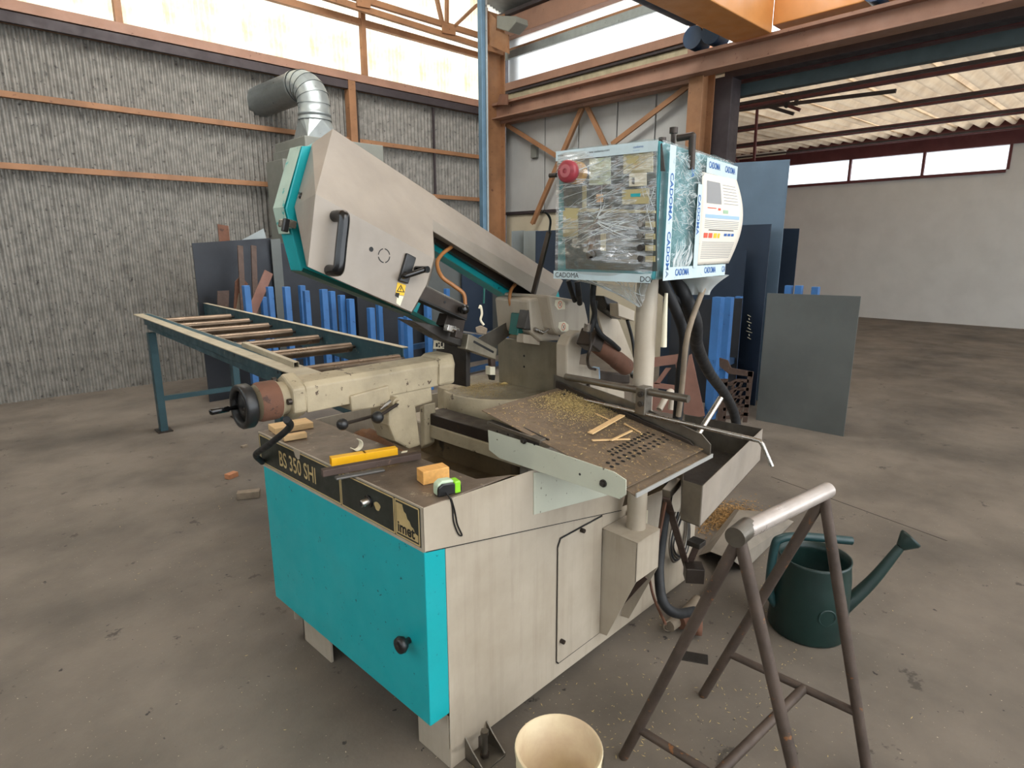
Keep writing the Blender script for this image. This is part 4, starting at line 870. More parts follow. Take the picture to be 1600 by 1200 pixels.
# rear shield plate and junction box
m = MB(); m.prism([PY(*p, 1.72) for p in ((930, 478), (938, 464), (968, 503), (990, 560), (990, 580), (975, 580), (950, 545))], (0, .012, 0)); part(m, 'rear_shield', cream, saw, .003)
m = MB(); m.prism([PY(*p, 1.60) for p in ((966, 474), (992, 486), (991, 502), (967, 494))], (0, .05, 0)); part(m, 'junction_box', cream, saw, .003)
m = MB(); m.prism([PY(*p, 1.66) for p in ((944, 462), (966, 472), (972, 500), (950, 485))], (0, .08, 0)); part(m, 'motor_bracket', blackp, saw, .006)
m = MB(); m.prism([PY(*p, 1.80) for p in ((900, 575), (985, 585), (985, 600), (900, 600))], (0, .25, 0)); part(m, 'gear_base', dksteel, saw, .01)
m = MB(); m.prism([PY(*p, 1.66) for p in ((936, 604), (976, 612), (976, 625), (936, 622))], (0, .2, 0)); part(m, 'rear_bed', cream, saw, .004)
# lift cylinder
ycx = 1.42
a, b_ = PY(926, 533, ycx), PY(980, 575, ycx); d_ = (b_ - a).normalized(); LC = (b_ - a).length
m = MB(); m.lathe([(0, 0), (.034, 0), (.036, .05), (.036, LC * .66), (.0385, LC * .68), (.0385, LC * .95), (.032, LC), (0, LC)], a, d_, 24); cyl_ = part(m, 'lift_cylinder', rust, saw)
m = MB(); m.obox(a - d_ * .012, d_, V((0, 1, 0)), d_.cross(V((0, 1, 0))), .035, .04, .036); part(m, 'cylinder_head', dksteel, cyl_, .006)
m = MB(); m.cyl(b_, PY(991, 585, ycx), .009, 10); part(m, 'piston_rod', galv, cyl_); m = MB(); c = PY(990, 586, ycx); m.ball(c, .016); part(m, 'rod_eye', blackp, cyl_)
# hydraulic hoses
for path, r_ in (([PY(928, 440, 1.36), PY(926, 470, 1.36), PY(929, 490, 1.37), PY(924, 512, 1.38), PY(918, 520, 1.39)], .011), ([PY(922, 520, 1.38), PY(923, 540, 1.36), PY(918, 560, 1.37), PY(921, 574, 1.42), PY(930, 577, 1.46)], .006),
                 ([PY(930, 470, 1.38), PY(929, 495, 1.38), PY(937, 520, 1.36), PY(955, 535, 1.37), PY(967, 546, 1.39)], .010), ([PY(888, 438, 1.55), PY(892, 452, 1.55), PY(898, 470, 1.58)], .010), ([PY(902, 440, 1.52), PY(904, 456, 1.52), PY(906, 474, 1.56)], .012),
                 ([PY(980, 500, 1.62), PY(988, 530, 1.62), PY(992, 560, 1.6)], .008)):
    m = MB(); m.tube(path, r_, 10, 6); part(m, 'hydraulic_hose', rubber if r_ != .006 else dksteel, saw)
m = MB(); m.tube([PY(919, 506, 1.375), PY(917, 517, 1.38)], .014, 10); part(m, 'hose_fitting', brsteel, saw)

# ---------------- length stop rods
XR = 1.862
r0, r1_ = PX(884, 590, XR), PX(1076, 622, XR); zr_ = (r0.z + r1_.z) / 2
m = MB(); m.cyl((XR, r0.y, zr_), (XR, r1_.y, zr_), .0135, 18); part(m, 'stop_rod', steel, saw)
t0 = PX(905, 617, XR + .03); t1 = PX(1187, 689, XR - .015); t2_ = PX(1206, 729, XR - .015)
m = MB(); tb = V((XR - .015, t1.y + .0, 1.0)); m.tube([V((XR - .015, t0.y, t0.z)), V((XR - .015, t1.y + .02, t1.z + .001)), t1, t1 + (t2_ - t1) * .12 + V((0, -.004, 0)), t2_], .0075, 12); part(m, 'stop_finger', brsteel, saw)
c = PX(1003, 626, XR - .015); m = MB(); m.box(XR - .028, XR + .022, c.y - .02, c.y + .02, PX(1003, 648, XR - .02).z, PX(1003, 605, XR - .02).z); sbk = part(m, 'stop_clamp', steel, saw, .003)
for p in ((1001, 616), (1001, 631)):
    c2_ = PX(*p, XR - .03); m = MB(); m.cyl(c2_, c2_ + V((-.006, 0, 0)), .0105, 16); m.cyl(c2_ + V((-.006, 0, 0)), c2_ + V((-.008, 0, 0)), .005, 6); part(m, 'cap_screw', gunm, sbk)

# ---------------- discharge tray
XT0, XT1 = 1.40, 1.865
TL = lambda x, y: PX(x, y, XT0)
wallp = [TL(*p) for p in ((762, 672), (835, 695), (958, 737), (978, 750), (978, 773), (968, 780), (780, 716), (764, 703))]
m = MB(); m.prism(wallp, (.004, 0, 0)); twall = part(m, 'tray_side', palegrn, saw, .001)
pA, pB = TL(785, 657), TL(981, 759)          # tray plate line on near side
slope = (pB.z - pA.z) / (pB.y - pA.y)
yfar = 1.49; zf_ = pA.z + slope * (yfar - pA.y)
def tz_(y): return pA.z + slope * (y - pA.y) - .004
yn = pB.y + .002
m = MB(); m.prism([(XT0 + .004, yfar, tz_(yfar)), (XT1, yfar + .03, tz_(yfar)), (XT1, yn, tz_(yn)), (XT0 + .004, yn, tz_(yn))], (0, 0, -.003)); tray = part(m, 'tray_plate', traym, saw)
m = MB()
for p, q_ in (((952, 705), (1013, 676)), ((957, 710), (1021, 679)), ((950, 723), (1037, 683)), ((956, 729), (1043, 687))):
    bs = V((0, yn, tz_(yn) + .0012)); pa_, pb_ = PL(*p, bs, (0, -slope, 1)), PL(*q_, bs, (0, -slope, 1))
    for kx in range(12): m.lathe([(0, 0), (.0072, 0)], pa_.lerp(pb_, kx / 11), (0, -slope, 1), 10, False)
part(m, 'drain_holes', black, tray, kind='stuff')
yl = TL(978, 776).y
m = MB(); m.prism([(XT0 + .004, yn + .01, tz_(yn) - .010), (XT1 + .004, yn + .01, tz_(yn) - .010), (XT1 + .004, yn - .028, tz_(yn) - .022), (XT0 + .004, yn - .028, tz_(yn) - .022)], (0, 0, -.003)); lip = part(m, 'tray_gutter', traym, saw)
m = MB(); m.bar((XT0, yn - .031, tz_(yn) - .018), (XT1 + .006, yn - .031, tz_(yn) - .018), .004, .013); part(m, 'tray_lip', sheetedg, saw)
far = [PX(*p, XT1) for p in ((900, 618), (1000, 640), (1092, 672), (1105, 686), (1103, 706), (1092, 712), (1040, 702), (900, 633))]
m = MB(); m.prism([(XT1, yfar + .06, tz_(yfar) + .05), (XT1, 1.2, tz_(1.2) + .06), (XT1, yn + .01, tz_(yn) + .05), (XT1, yn - .025, tz_(yn) + .02), (XT1, yn - .025, tz_(yn) - .03), (XT1, yfar + .06, tz_(yfar) - .03)], (.004, 0, 0)); tw2 = part(m, 'tray_side', steel, saw, .001)
m = MB(); m.prism([(XT1 - .012, yfar + .04, tz_(yfar) + .03), (XT1 - .012, yn + .05, tz_(yn) + .022), (XT1 - .012, yn + .03, tz_(yn) + .008), (XT1 - .012, yn + .03, tz_(yn)), (XT1 - .012, yfar + .04, tz_(yfar))], (.008, 0, 0)); part(m, 'inner_guide', dksteel, saw, .002)
for p in ((819, 688), (943, 755)):
    c = TL(*p); m = MB(); m.cyl(c, c + V((-.004, 0, 0)), .012, 16); m.cyl(c + V((-.004, 0, 0)), c + V((-.012, 0, 0)), .007, 6); part(m, 'screw', gunm, twall)
for p in ((777, 674), (794, 679), (835, 694), (906, 741)):
    c = TL(*p); m = MB(); m.cyl(c, c + V((-.0008, 0, 0)), .004, 10); part(m, 'hole', black, twall)
m = MB(); m.bar(TL(762, 660) + V((.01, 0, .0)), TL(845, 693) + V((.01, 0, .006)), .028, .012); part(m, 'edge_angle', steel, saw, .001)
m = MB(); m.bar(TL(772, 656) + V((.035, 0, 0)), TL(848, 692) + V((.03, 0, .0)), .006, .01); part(m, 'edge_strip', gunm, saw)
# dust lying on the tray
m = MB(); rnd = random.Random(3)
for k in range(900):
    u, v = rnd.random(), rnd.random(); x = XT0 + .02 + (XT1 - XT0 - .04) * u; y = yn + .01 + (yfar - yn - .03) * v
    if rnd.random() > .35 + .5 * u * v: continue
    l = rnd.uniform(.002, .008); t = rnd.random() * 3.14; p = V((x, y, tz_(y) + .001)); d1 = V((math.cos(t), math.sin(t), slope * math.sin(t))) * l; d2 = V((-math.sin(t), math.cos(t), slope * math.cos(t))) * .0012
    m.add([p - d1, p + d2 + UP * .001, p + d1, p - d2], [(0, 1, 2, 3)])
part(m, 'wood_chips', sawd, tray, kind='stuff')
m = MB()
for k in range(9000):
    x, y = rnd.gauss(XT1 - .10, .075), rnd.gauss(1.36, .085)
    if not (XT0 + .02 < x < XT1 - .012 and yn + .02 < y < yfar - .01): continue
    l = rnd.uniform(.0012, .0034); t = rnd.random() * 3.14; p = V((x, y, tz_(y) + .0012 + rnd.random() * .003)); d1 = V((math.cos(t), math.sin(t), slope * math.sin(t))) * l; d2 = V((-math.sin(t), math.cos(t), slope * math.cos(t))) * l * .5
    m.add([p - d1, p + d2 + UP * .0008, p + d1, p - d2], [(0, 1, 2, 3)])
part(m, 'sawdust', sawd, tray, kind='stuff')

# ---------------- control post, plinth box and control box
bx0, bx1, byn, bzt = 1.82, 1.985, 1.095, .548
m = MB(); m.prism([(bx0, YS, .555), (bx0, byn, .548), (bx0, byn, .385), (bx0, 1.215, .10), (bx0, YS, .095)], (.004, 0, 0)); m.box(bx0, bx1, byn, byn + .004, .385, .548)
m.prism([(bx0, byn, .545), (bx1, byn, .545), (bx1, YS, .552), (bx0, YS, .552)], (0, 0, .004)); m.prism([(bx1, YS, .555), (bx1, byn, .548), (bx1, byn, .385), (bx1, 1.215, .10), (bx1, YS, .095)], (-.004, 0, 0)); part(m, 'post_plinth', cream, saw, .001)
m = MB(); m.bar((1.89, byn + .01, .39), (1.9, 1.23, .20), .05, .006, (1, 0, 0)); part(m, 'plinth_strut', brown, saw, .002)
pc = V((1.928, 1.170, 0)); m = MB(); m.cyl(pc + UP * .545, pc + UP * 1.53, .038, 28); part(m, 'control_post', cream, saw)
m = MB(); m.box(1.985, 2.05, 1.19, 1.25, .50, .575); part(m, 'terminal_box', whitep, saw, .003)

kr, kd = V((1.75, 1.042, 0)), V((-.092, .996, 0)); sd_ = V((.996, .092, 0))
nf = -sd_
FRP = lambda x, y: PL(x, y, kr, nf)
tr_, br_, tl_, bl_ = FRP(1034, 218), FRP(1035, 438), FRP(873, 238), FRP(879, 433)
zt2, zb2_ = (tr_.z + tl_.z) / 2, (br_.z + bl_.z) / 2; wid = (tl_ - V((kr.x, kr.y, tl_.z))).length
kr = V((1.75, 1.042, 0)) ; dep = abs((PL(1144, 245, kr, kd) - kr).dot(sd_))
def CB(u, v, d=0): return kr + kd * (wid * (1 - u)) + UP * (zb2_ + (zt2 - zb2_) * v) - sd_ * d    # u: left->right, v: bottom->top on the front face, d: out
m = MB(); m.obox(kr + kd * wid / 2 + sd_ * dep / 2 + UP * (zt2 + zb2_) / 2, sd_, kd, UP, dep / 2, wid / 2, (zt2 - zb2_) / 2); cbx = part(m, 'control_box', boxteal, saw, .008)
def uv(px, py):
    p = FRP(px, py); return 1 - (p - V((kr.x, kr.y, p.z))).dot(kd) / wid, (p.z - zb2_) / (zt2 - zb2_)
def face(pg, name, mat, d0=.002, th=.002, bev=0, par=None):
    m = MB(); m.prism([CB(*uv(*p), d0) for p in pg], -sd_ * th); return part(m, name, mat, par or cbx, bev)
rect = lambda x0, y0, x1, y1, k=-.10: ((x0, y0), (x1, y0 + (x1 - x0) * k), (x1, y1 + (x1 - x0) * k * .6), (x0, y1))
face(((880, 250), (1026, 232), (1028, 424), (885, 420)), 'control_panel', panelbk, .001, .004, .002)
for pg, nm, mt in ((rect(923, 249, 956, 290), 'instrument', palepan), (rect(976, 241, 1022, 272), 'instrument', beige), (rect(985, 272, 1012, 292), 'meter', whitep), (rect(974, 297, 1016, 320, -.06), 'instrument', beige), (rect(912, 290, 918, 332, 0), 'label_strip', beige),
                   (rect(934, 304, 944, 316, 0), 'label_strip', owood), (rect(882, 330, 905, 370, 0), 'label_strip', beige), (rect(885, 325, 1026, 331, .03), 'label_strip', beige)):
    face(pg, nm, mt, .005, .005, .001)
face(rect(988, 303, 1003, 308, -.05), 'screen_print', teal, .0105, .0006); face(rect(990, 278, 994, 288, 0), 'meter_needle', black, .0105, .0006); face(rect(931, 277, 940, 278, 0), 'panel_print', black, .0105, .0006)
for i, y in enumerate((350, 369, 387, 404)):
    face(rect(1010, y - 4, 1025, y + 5, 0), 'switch_label', beige, .005, .003); c = CB(*uv(1004, y), .005); m = MB(); m.cyl(c, c - sd_ * .014, .010, 16); part(m, 'selector_switch', gunm if i > 1 else brsteel, cbx)
for x, y, s_ in ((965, 353, 4), (985, 352, 6), (975, 372, 5), (986, 368, 4)): face(rect(x, y, x + s_ * 2.4, y + s_, 0), 'panel_print', greyprn, .005, .0008)
face(rect(940, 365, 948, 392, 0), 'lever_label', beige, .005, .002)
# emergency stop
c = CB(*uv(905, 271), .004); m = MB(); m.cyl(c, c - sd_ * .03, .037, 28); es = part(m, 'emergency_stop', M('yellow_collar', S(206, 150, 50), .5, 0, .12, 8), cbx, .003)
m = MB(); m.cyl(c - sd_ * .03, c - sd_ * .055, .022, 20); m.lathe([(.032, .05), (.036, .055), (.036, .074), (.030, .08), (0, .083)], c, -sd_, 28); part(m, 'mushroom_head', red, es)
m = MB(); m.lathe([(.021, .0835), (.018, .084), (.010, .0842), (.008, .0842)], c, -sd_, 24, False); part(m, 'arrow_ring', flat('faded_red_ring', S(172, 92, 96)), es)
# main switch lever
a = CB(*uv(938, 345), .02); b2 = CB(*uv(942, 398), .075)
m = MB(); m.tube([a + sd_ * .018, a, CB(*uv(937, 372), .045), b2], .012, 12, 5); lvr = part(m, 'switch_lever', blackp, cbx); m = MB(); m.ball(b2, .0185); part(m, 'lever_ball', blackgl, lvr)
# hooked rod and bolts on top of the box
m = MB(); tq = PL(1058, 216, kr + kd * .03, kd); e1 = PL(1082, 212, kr - kd * .02, kd); e2 = PL(1080, 265, kr - kd * .02, kd)
m.tube([tq, e1 - (e1 - tq) * .2, e1, e1 + (e2 - e1) * .15, e2], .0115, 14, 4); part(m, 'hooked_rod', dksteel, saw)
c = PL(1052, 216, kr + kd * .05, kd); m = MB(); m.cyl(c - UP * .03, c + UP * .02, .008, 10); m.cyl(c + UP * .015, c + UP * .034, .014, 10); part(m, 'bolt', dksteel, saw)
c = CB(.98, 1.0, -.03); m = MB(); m.cyl(c, c + UP * .012, .012, 10); part(m, 'bolt', dksteel, saw)
face(((1034, 226), (1036, 224), (1041, 268), (1034, 268)), 'hinge_strip', gunm, .006, .004)
m = MB(); c = CB(0, .82, .01); m.cyl(c, c + kd * .03, .008, 10); part(m, 'lock_pin', gunm, cbx)

# wrapping film: crumpled sheet over front and side, tape bands with print
from mathutils import noise as NZ
def crumple(u, v, s): return NZ.noise(V((u * 4 + s, v * 9, s))) * .5 + NZ.noise(V((u * 9 - v * 10, v * 16 + u * 5, s + 3))) * .5
def ffront(u, v):
    eu, ev = uv(897, 269); lu, lv_ = uv(942, 396); b = 0
    r_ = math.hypot((u - eu) * wid, (v - ev) * (zt2 - zb2_)); b += .075 * max(0, 1 - r_ / .11) ** 1.0
    r_ = math.hypot((u - lu) * wid, (v - lv_) * (zt2 - zb2_)); b = max(b, .09 * max(0, 1 - r_ / .16) ** 1.1)
    edge = min(u, 1 - u, v, 1 - v); k = min(1, edge / .12)
    return CB(u, v, .012 + b * k + .016 * crumple(u, v, 1.7) * k + .0022 * NZ.noise(V((u * 16 - v * 24, v * 30 + u * 8, 2))) * k)
m = MB(); m.grid(110, 120, ffront); film = part(m, 'wrapping_film', filmm, cbx)
dS = dep
def fside(u, v):
    k = min(1, min(u, 1 - u, v, 1 - v) / .1); return kr + sd_ * (dS * u) - kd * (.008 + k * (.012 + .016 * crumple(u * .8, v * .7, 5.2) + .004 * NZ.noise(V((u * 20 + v * 10, v * 30, 7))))) + UP * (zb2_ + (zt2 - zb2_) * v)
m = MB(); m.grid(70, 110, fside); part(m, 'wrapping_film', filmm, cbx)
m = MB(); m.grid(20, 20, lambda u, v: kr + kd * (wid * u) + sd_ * (dS * v) + UP * (zt2 + .006 + .008 * crumple(u, v, 9))); part(m, 'wrapping_film', filmm, cbx)
# hanging skirt of film under the box, gathered round the post
def skirt(u, v):
    top = CB(.05 + .95 * u, 0, .012); gx = FRP(968 + 22 * u, 474); bot = V((gx.x, gx.y, zb2_ - .10 * math.sin(math.pi * min(1, .08 + u * .9)) ** .8)) + sd_ * .10
    p = top.lerp(bot, v ** .85); return p - sd_ * (.02 * crumple(u * 1.5, v, 4) * (1 - .5 * v))
m = MB(); m.grid(40, 20, skirt); part(m, 'film_skirt', film_mat('hanging_film', .22, .25), cbx)
g0 = kr + sd_ * dS * .75 + UP * zb2_
def tuft(u, v):
    t = u * 2 * math.pi; r_ = .10 * (1 - v) ** 1.5 + .025 + .02 * math.sin(5 * t) * v; return g0 + UP * (-.075 * v) + kd * (.03 + r_ * math.cos(t) * .8) + sd_ * (r_ * math.sin(t) + .0)
m = MB(); m.grid(40, 10, tuft); part(m, 'film_tuft', filmw, cbx)
# tight creases in the film
m = MB(); rnd = random.Random(11)
def crease(u0, v0, u1, v1, fn, wd, lift):
    P0 = [fn(u0 + (u1 - u0) * t / 8, v0 + (v1 - v0) * t / 8) for t in range(9)]
    m.tube([p + lift for p in P0], wd, 4, 0, False, wd * .25)
lu, lv_ = uv(940, 345)
for k in range(90):
    v0 = rnd.uniform(.25, .95); l = rnd.uniform(.08, .4); u0 = rnd.choice([rnd.uniform(.0, .1), rnd.uniform(.55, .95) - l * .6, rnd.uniform(.2, .5)]); sl_ = rnd.uniform(-.05, .5)
    u1 = min(.99, u0 + l); crease(max(.01, u0), v0, u1, min(.97, max(.03, v0 + (u1 - u0) * sl_)), ffront, rnd.uniform(.0008, .0020), -sd_ * .001)
for k in range(20):
    t = rnd.uniform(-.9, 4.1); l = rnd.uniform(.1, .42); u1, v1 = lu + .03 * math.cos(t) + l * math.cos(t) * 1.2, lv_ + .03 * math.sin(t) + l * math.sin(t) * .6
    if .01 < u1 < .99 and .03 < v1 < .97: crease(lu + .03 * math.cos(t), lv_ + .03 * math.sin(t), u1, v1, ffront, rnd.uniform(.001, .0024), -sd_ * .001)
for k in range(14): crease(.98, rnd.uniform(.3, .75), .9 - rnd.random() * .05, rnd.uniform(.3, .75), ffront, .0012, -sd_ * .001) if k % 3 == 0 else crease(.99, .3 + k * .033, .92, .29 + k * .033, ffront, .0011, -sd_ * .001)
for k in range(12): crease(.01, .32 + k * .035, .11, .325 + k * .035, ffront, .0011, -sd_ * .001)
for k in range(150):
    u0, v0 = rnd.uniform(.08, .42), rnd.uniform(.35, .97); crease(u0, v0, u0 + rnd.uniform(.02, .1), v0 + rnd.uniform(-.08, .05), fside, rnd.uniform(.0008, .0020), -kd * .001)
for k in range(40):
    u0, v0 = rnd.uniform(.15, .38), rnd.uniform(.05, .16); crease(u0, v0, min(.42, u0 + rnd.uniform(.02, .09)), v0 + rnd.uniform(.08, .22), fside, rnd.uniform(.001, .0026), -kd * .001)
part(m, 'film_creases', filmw, cbx, kind='stuff')
m = MB()
for k in range(12):
    u0 = rnd.random(); P0 = [skirt(min(1, u0 + .25 * t / 8 * (1 if u0 < .6 else -1)), t / 8) for t in range(9)]; m.tube([p - sd_ * .001 for p in P0], .0016, 4, 0, False, .0006)
part(m, 'film_creases', filmw, cbx, kind='stuff')
# tape bands
def tape(p, q, wd, nrm, name='printed_tape'):
    p, q = V(p), V(q); u_ = (q - p).normalized(); w_ = V(nrm).cross(u_).normalized() * wd / 2; m = MB(); m.prism([p - w_, q - w_, q + w_, p + w_], V(nrm) * .0008); return part(m, name, tapemat, cbx)
tp = tape(CB(0, .962, .016), CB(1, .958, .016), .032, -sd_); tp2 = tape(CB(.0, .02, .02), CB(1, .012, .02), .028, -sd_)
for u0, s_ in ((.02, 'www'), (.33, 'www cadoma.com'), (.78, 'cadoma')):
    text(s_, 'tape_lettering', black if u0 < .7 else blueprint, tp, CB(u0, .957, .0175), -kd, UP, .0075, 1.1, .0003)
    text('www', 'tape_lettering', lblue, tp, CB(u0, .935, .0175), -kd, UP, .005, 1.6, .0003)
text('CADOMA', 'tape_lettering', black, tp2, CB(.02, .0, .0215), -kd, UP, .018, .9, .0003); text('DO', 'tape_lettering', black, tp2, CB(.9, -.012, .0215), -kd, UP, .018, 1.0, .0003)
def SD(u, v, d=.026): return kr + sd_ * (dS * u) + UP * (zb2_ + (zt2 - zb2_) * v) - kd * d
tv = tape(SD(.06, .02), SD(.06, .97), .045, -kd); th_ = tape(SD(.02, .045, .027), SD(.90, .045, .027), .042, -kd); tq_ = tape(SD(.5, .90, .026), SD(.99, .90, .026), .05, -kd); tw_ = tape(SD(.415, .08, .03), SD(.415, .74, .03), .036, -kd)
for v in (.36, .78): text('CADOMA', 'tape_lettering', blueprint, tv, SD(.045, v, .0275), -UP, sd_, .024, 1.0, .0003, bold=.02)
text('CADOMA', 'tape_lettering', blueprint, tw_, SD(.395, .66, .0315), -UP, sd_, .022, 1.0, .0003, bold=.02)
for u0 in (.16, .56, .84): text('CADOMA' if u0 < .8 else 'CA', 'tape_lettering', blueprint, th_, SD(u0, .028, .0285), sd_, UP, .022, .85, .0003, bold=.02)
for u0 in (.53, .78): text('CADOMA', 'tape_lettering', blueprint, tq_, SD(u0, .885, .0275), sd_, UP, .022, .8, .0003, bold=.02)
text('CA', 'tape_lettering', blueprint, tq_, SD(.30, .86, .0275), -UP, sd_, .022, .8, .0003, bold=.02)
# curled instruction sheet
PU0, PU1 = .45, .97
def sheetfn(u, v):
    bow = .042 * math.sin(math.pi * min(1, .05 + (1 - v) * .95)) ** 1.0; return SD(PU0 + (PU1 - PU0) * u, .10 + .74 * v, .024 + bow * (.1 + .9 * u))
m = MB(); m.grid(8, 24, sheetfn); ps = part(m, 'instruction_sheet', paper, cbx, solid=.0008)
def onsheet(u0, v0, u1, v1, name, mat, lift=.0014):
    m = MB(); m.grid(4, 6, lambda u, v: sheetfn(u0 + (u1 - u0) * u, v0 + (v1 - v0) * v) - kd * lift); return part(m, name, mat, ps)
onsheet(.12, .68, .46, .92, 'photo_print', greyprn); onsheet(.1, .52, .9, .56, 'heading_bar', lblue); onsheet(.5, .58, .62, .62, 'seal_print', flat('green_print', S(150, 180, 150)))
onsheet(.38, .61, .44, .635, 'red_spot', redprint); onsheet(.14, .625, .34, .635, 'text_line', redprint)
m = MB()
for k in range(7): q_ = MB(); v = .90 - k * .035; q_.grid(3, 1, lambda u, w_: sheetfn(.52 + .36 * u, v + .006 * w_) - kd * .0014); m.add(q_.v, q_.f)
for k in range(5): q_ = MB(); v = .49 - k * .02; q_.grid(3, 1, lambda u, w_: sheetfn(.1 + .8 * u, v + .006 * w_) - kd * .0014); m.add(q_.v, q_.f)
for k in range(10): q_ = MB(); v = .25 - k * .02; q_.grid(3, 1, lambda u, w_: sheetfn(.08 + .82 * u, v + .006 * w_) - kd * .0014); m.add(q_.v, q_.f)
part(m, 'text_lines', greyprn, ps, kind='stuff')
onsheet(.2, .385, .8, .395, 'text_line', black)
for k, (mt, w_) in enumerate(((redprint, .09), (redprint, .09), (ylabel, .08), (ylabel, .05), (blueprint, .07), (blueprint, .07), (blueprint, .07))):
    u0 = (.10, .21, .33, .43, .58, .67, .76)[k]; onsheet(u0, .30 if k < 4 else .325, u0 + w_, .355, 'symbol', mt)
# conduits from the box to the floor
cx = kr + sd_ * dS * .45 + kd * .12
for path, r_, mt in (([SD(.35, 0, -.08), PY(1068, 520, 1.12), PY(1063, 590, 1.13), PY(1058, 660, 1.14), PY(1045, 760, 1.14), PY(1032, 860, 1.13), PY(1030, 900, 1.10), PY(1036, 940, 1.05), PY(1056, 958, 1.02), PY(1085, 955, 1.02)], .020, rubber),
                     ([SD(.22, 0, -.1), PY(1066, 480, 1.18), PY(1072, 520, 1.20)], .017, rubber),
                     ([SD(.62, 0, -.1), PX(1085, 500, 2.25), PX(1089, 540, 2.5), PX(1108, 582, 2.85), PX(1132, 615, 3.2), PX(1148, 650, 3.45), PX(1154, 700, 3.5)], .028, rubber)):
    m = MB(); m.tube(path, r_, 14, 8); part(m, 'conduit_hose', mt, saw)
m = MB(); m.tube([SD(.8, -.06, -.02), PX(1075, 520, 2.05), PX(1066, 600, 2.1), PX(1060, 650, 2.12)], .011, 10, 4); part(m, 'taped_cable', offwood, saw)
m = MB(); m.tube([PY(1041, 458, 1.1), PY(1039, 490, 1.1), PY(1037, 542, 1.1)], .006, 10, 4, True, .011); part(m, 'film_tail', whitep, saw)
m = MB(); m.tube([PY(1030, 640, 1.25), PY(1040, 622, 1.25), PY(1047, 612, 1.25), PY(1051, 618, 1.25), PY(1048, 640, 1.25)], .013, 10, 6); part(m, 'bent_pipe', cream, saw)
m = MB(); m.tube([PX(1090, 680, 2.1), PX(1126, 622, 2.25)], .012, 12); part(m, 'support_bar', brsteel, saw)
for k in range(4):
    m = MB(); m.tube([PY(1056 + k * 4, 800, 1.24), PY(1046 + k * 2, 850, 1.22), PY(1052 + k * 3, 878 - k * 3, 1.22), PY(1068 + k * 2, 860, 1.23), PY(1074 + k * 1, 820, 1.24), PY(1066, 795, 1.245)], .005, 8, 6); part(m, 'coiled_cable', rubber if k % 2 else steel, saw)
# levelling foot at the near corner
LX = PZ(754, 1140, .10).x
m = MB()
for x_ in (LX - .05, LX + .045): m.prism([(x_, YS, .0), (x_, YS, .085), (x_, YS - .03, .055), (x_, YS - .085, .014), (x_, YS - .085, 0)], (.005, 0, 0))
m.box(LX - .05, LX + .05, YS - .085, YS, .0, .006); lvf = part(m, 'levelling_foot', steel, saw, .001)
m = MB(); m.cyl((LX, YS - .04, .006), (LX, YS - .04, .085), .010, 14); m.cyl((LX, YS - .04, .085), (LX, YS - .04, .102), .014, 6); part(m, 'levelling_bolt', steel, lvf); m = MB(); m.cyl((LX, YS - .04, .006), (LX, YS - .04, .018), .016, 6); part(m, 'lock_nut', dksteel, lvf)
# pump and drain fitting at the floor
m = MB(); m.cyl(PZ(1062, 972, .05), PZ(1082, 962, .05), .032, 18); m.lathe([(.036, 0), (.042, .004), (.042, .03), (0, .034)], PZ(1085, 976, .055), (.5, -.85, 0), 18); part(m, 'drain_valve', rust, saw)
m = MB(); m.tube([PZ(1046, 978, .04), PZ(1060, 968, .045), PZ(1075, 955, .05), PZ(1090, 938, .05)], .026, 14, 5); part(m, 'corrugated_pipe', offwood, saw)
m = MB()
for k in range(5): c = PZ(1046 + 3 * k, 978 - 2 * k, .04); m.lathe([(.024, -.002), (.030, 0), (.024, .002)], c, (.6, .8, 0), 14)
part(m, 'pipe_rings', offwood, saw)
m = MB(); m.tube([PZ(1090, 945, .04), PZ(1110, 925, .04), PZ(1125, 900, .04), PZ(1128, 880, .04)], .02, 12, 5); part(m, 'floor_pipe', dksteel, saw)
m = MB(); m.tube([PY(1015, 905, 1.16), PY(1022, 935, 1.12), PY(1040, 975, 1.02)], .006, 8, 4); part(m, 'earth_cable', rust, saw)

# ================================================================== THINGS AROUND THE SAW
# roller conveyor at left
ZC = 1.03
cvr = thing('roller_conveyor', 'long roller conveyor with worn steel rollers leading away left of the saw', 'conveyor', (1.85, 4.2, 0))
n0, n1_ = PZ(350, 524, ZC), PZ(529, 590, ZC); f0, f1_ = PZ(350, 487, ZC + .03), PZ(622, 545, ZC + .03)
cdir = ((n0 - n1_).normalized() + (f0 - f1_).normalized()).normalized(); cper = cdir.cross(UP); 
if cper.x < 0: cper = -cper
N1 = n1_ - cdir * .25; F1 = f1_; LN = 4.15
def crail(p, sgn, name, z0, z1, ztop_w, l0, l1, mat):
    m = MB(); q0, q1 = p + cdir * l0, p + cdir * l1
    for a, b_, c_, d_ in ((0, .006, z0, z1), (0, ztop_w, z1 - .006, z1), (0, ztop_w * .7, z0, z0 + .006)):
        w0, w1 = sorted((a * sgn, b_ * sgn)); m.prism([V((q0.x, q0.y, c_)) + cper * w0, V((q0.x, q0.y, c_)) + cper * w1, V((q1.x, q1.y, c_)) + cper * w1, V((q1.x, q1.y, c_)) + cper * w0], (0, 0, d_ - c_))
    return part(m, name, mat, cvr, .001)
crail(F1 + cper * .03, 1, 'far_rail', ZC - .13, ZC + .03, .035, 0, LN, conveyp)
m = MB(); q0, q1 = F1 + cper * .028, F1 + cper * .068 + cdir * LN; 
m.prism([F1 + cper * .028 + UP * .001, F1 + cper * .068 + UP * .001, F1 + cper * .068 + cdir * LN + UP * .001, F1 + cper * .028 + cdir * LN + UP * .001], (0, 0, .003)); part(m, 'far_rail_top', dustytop, cvr)
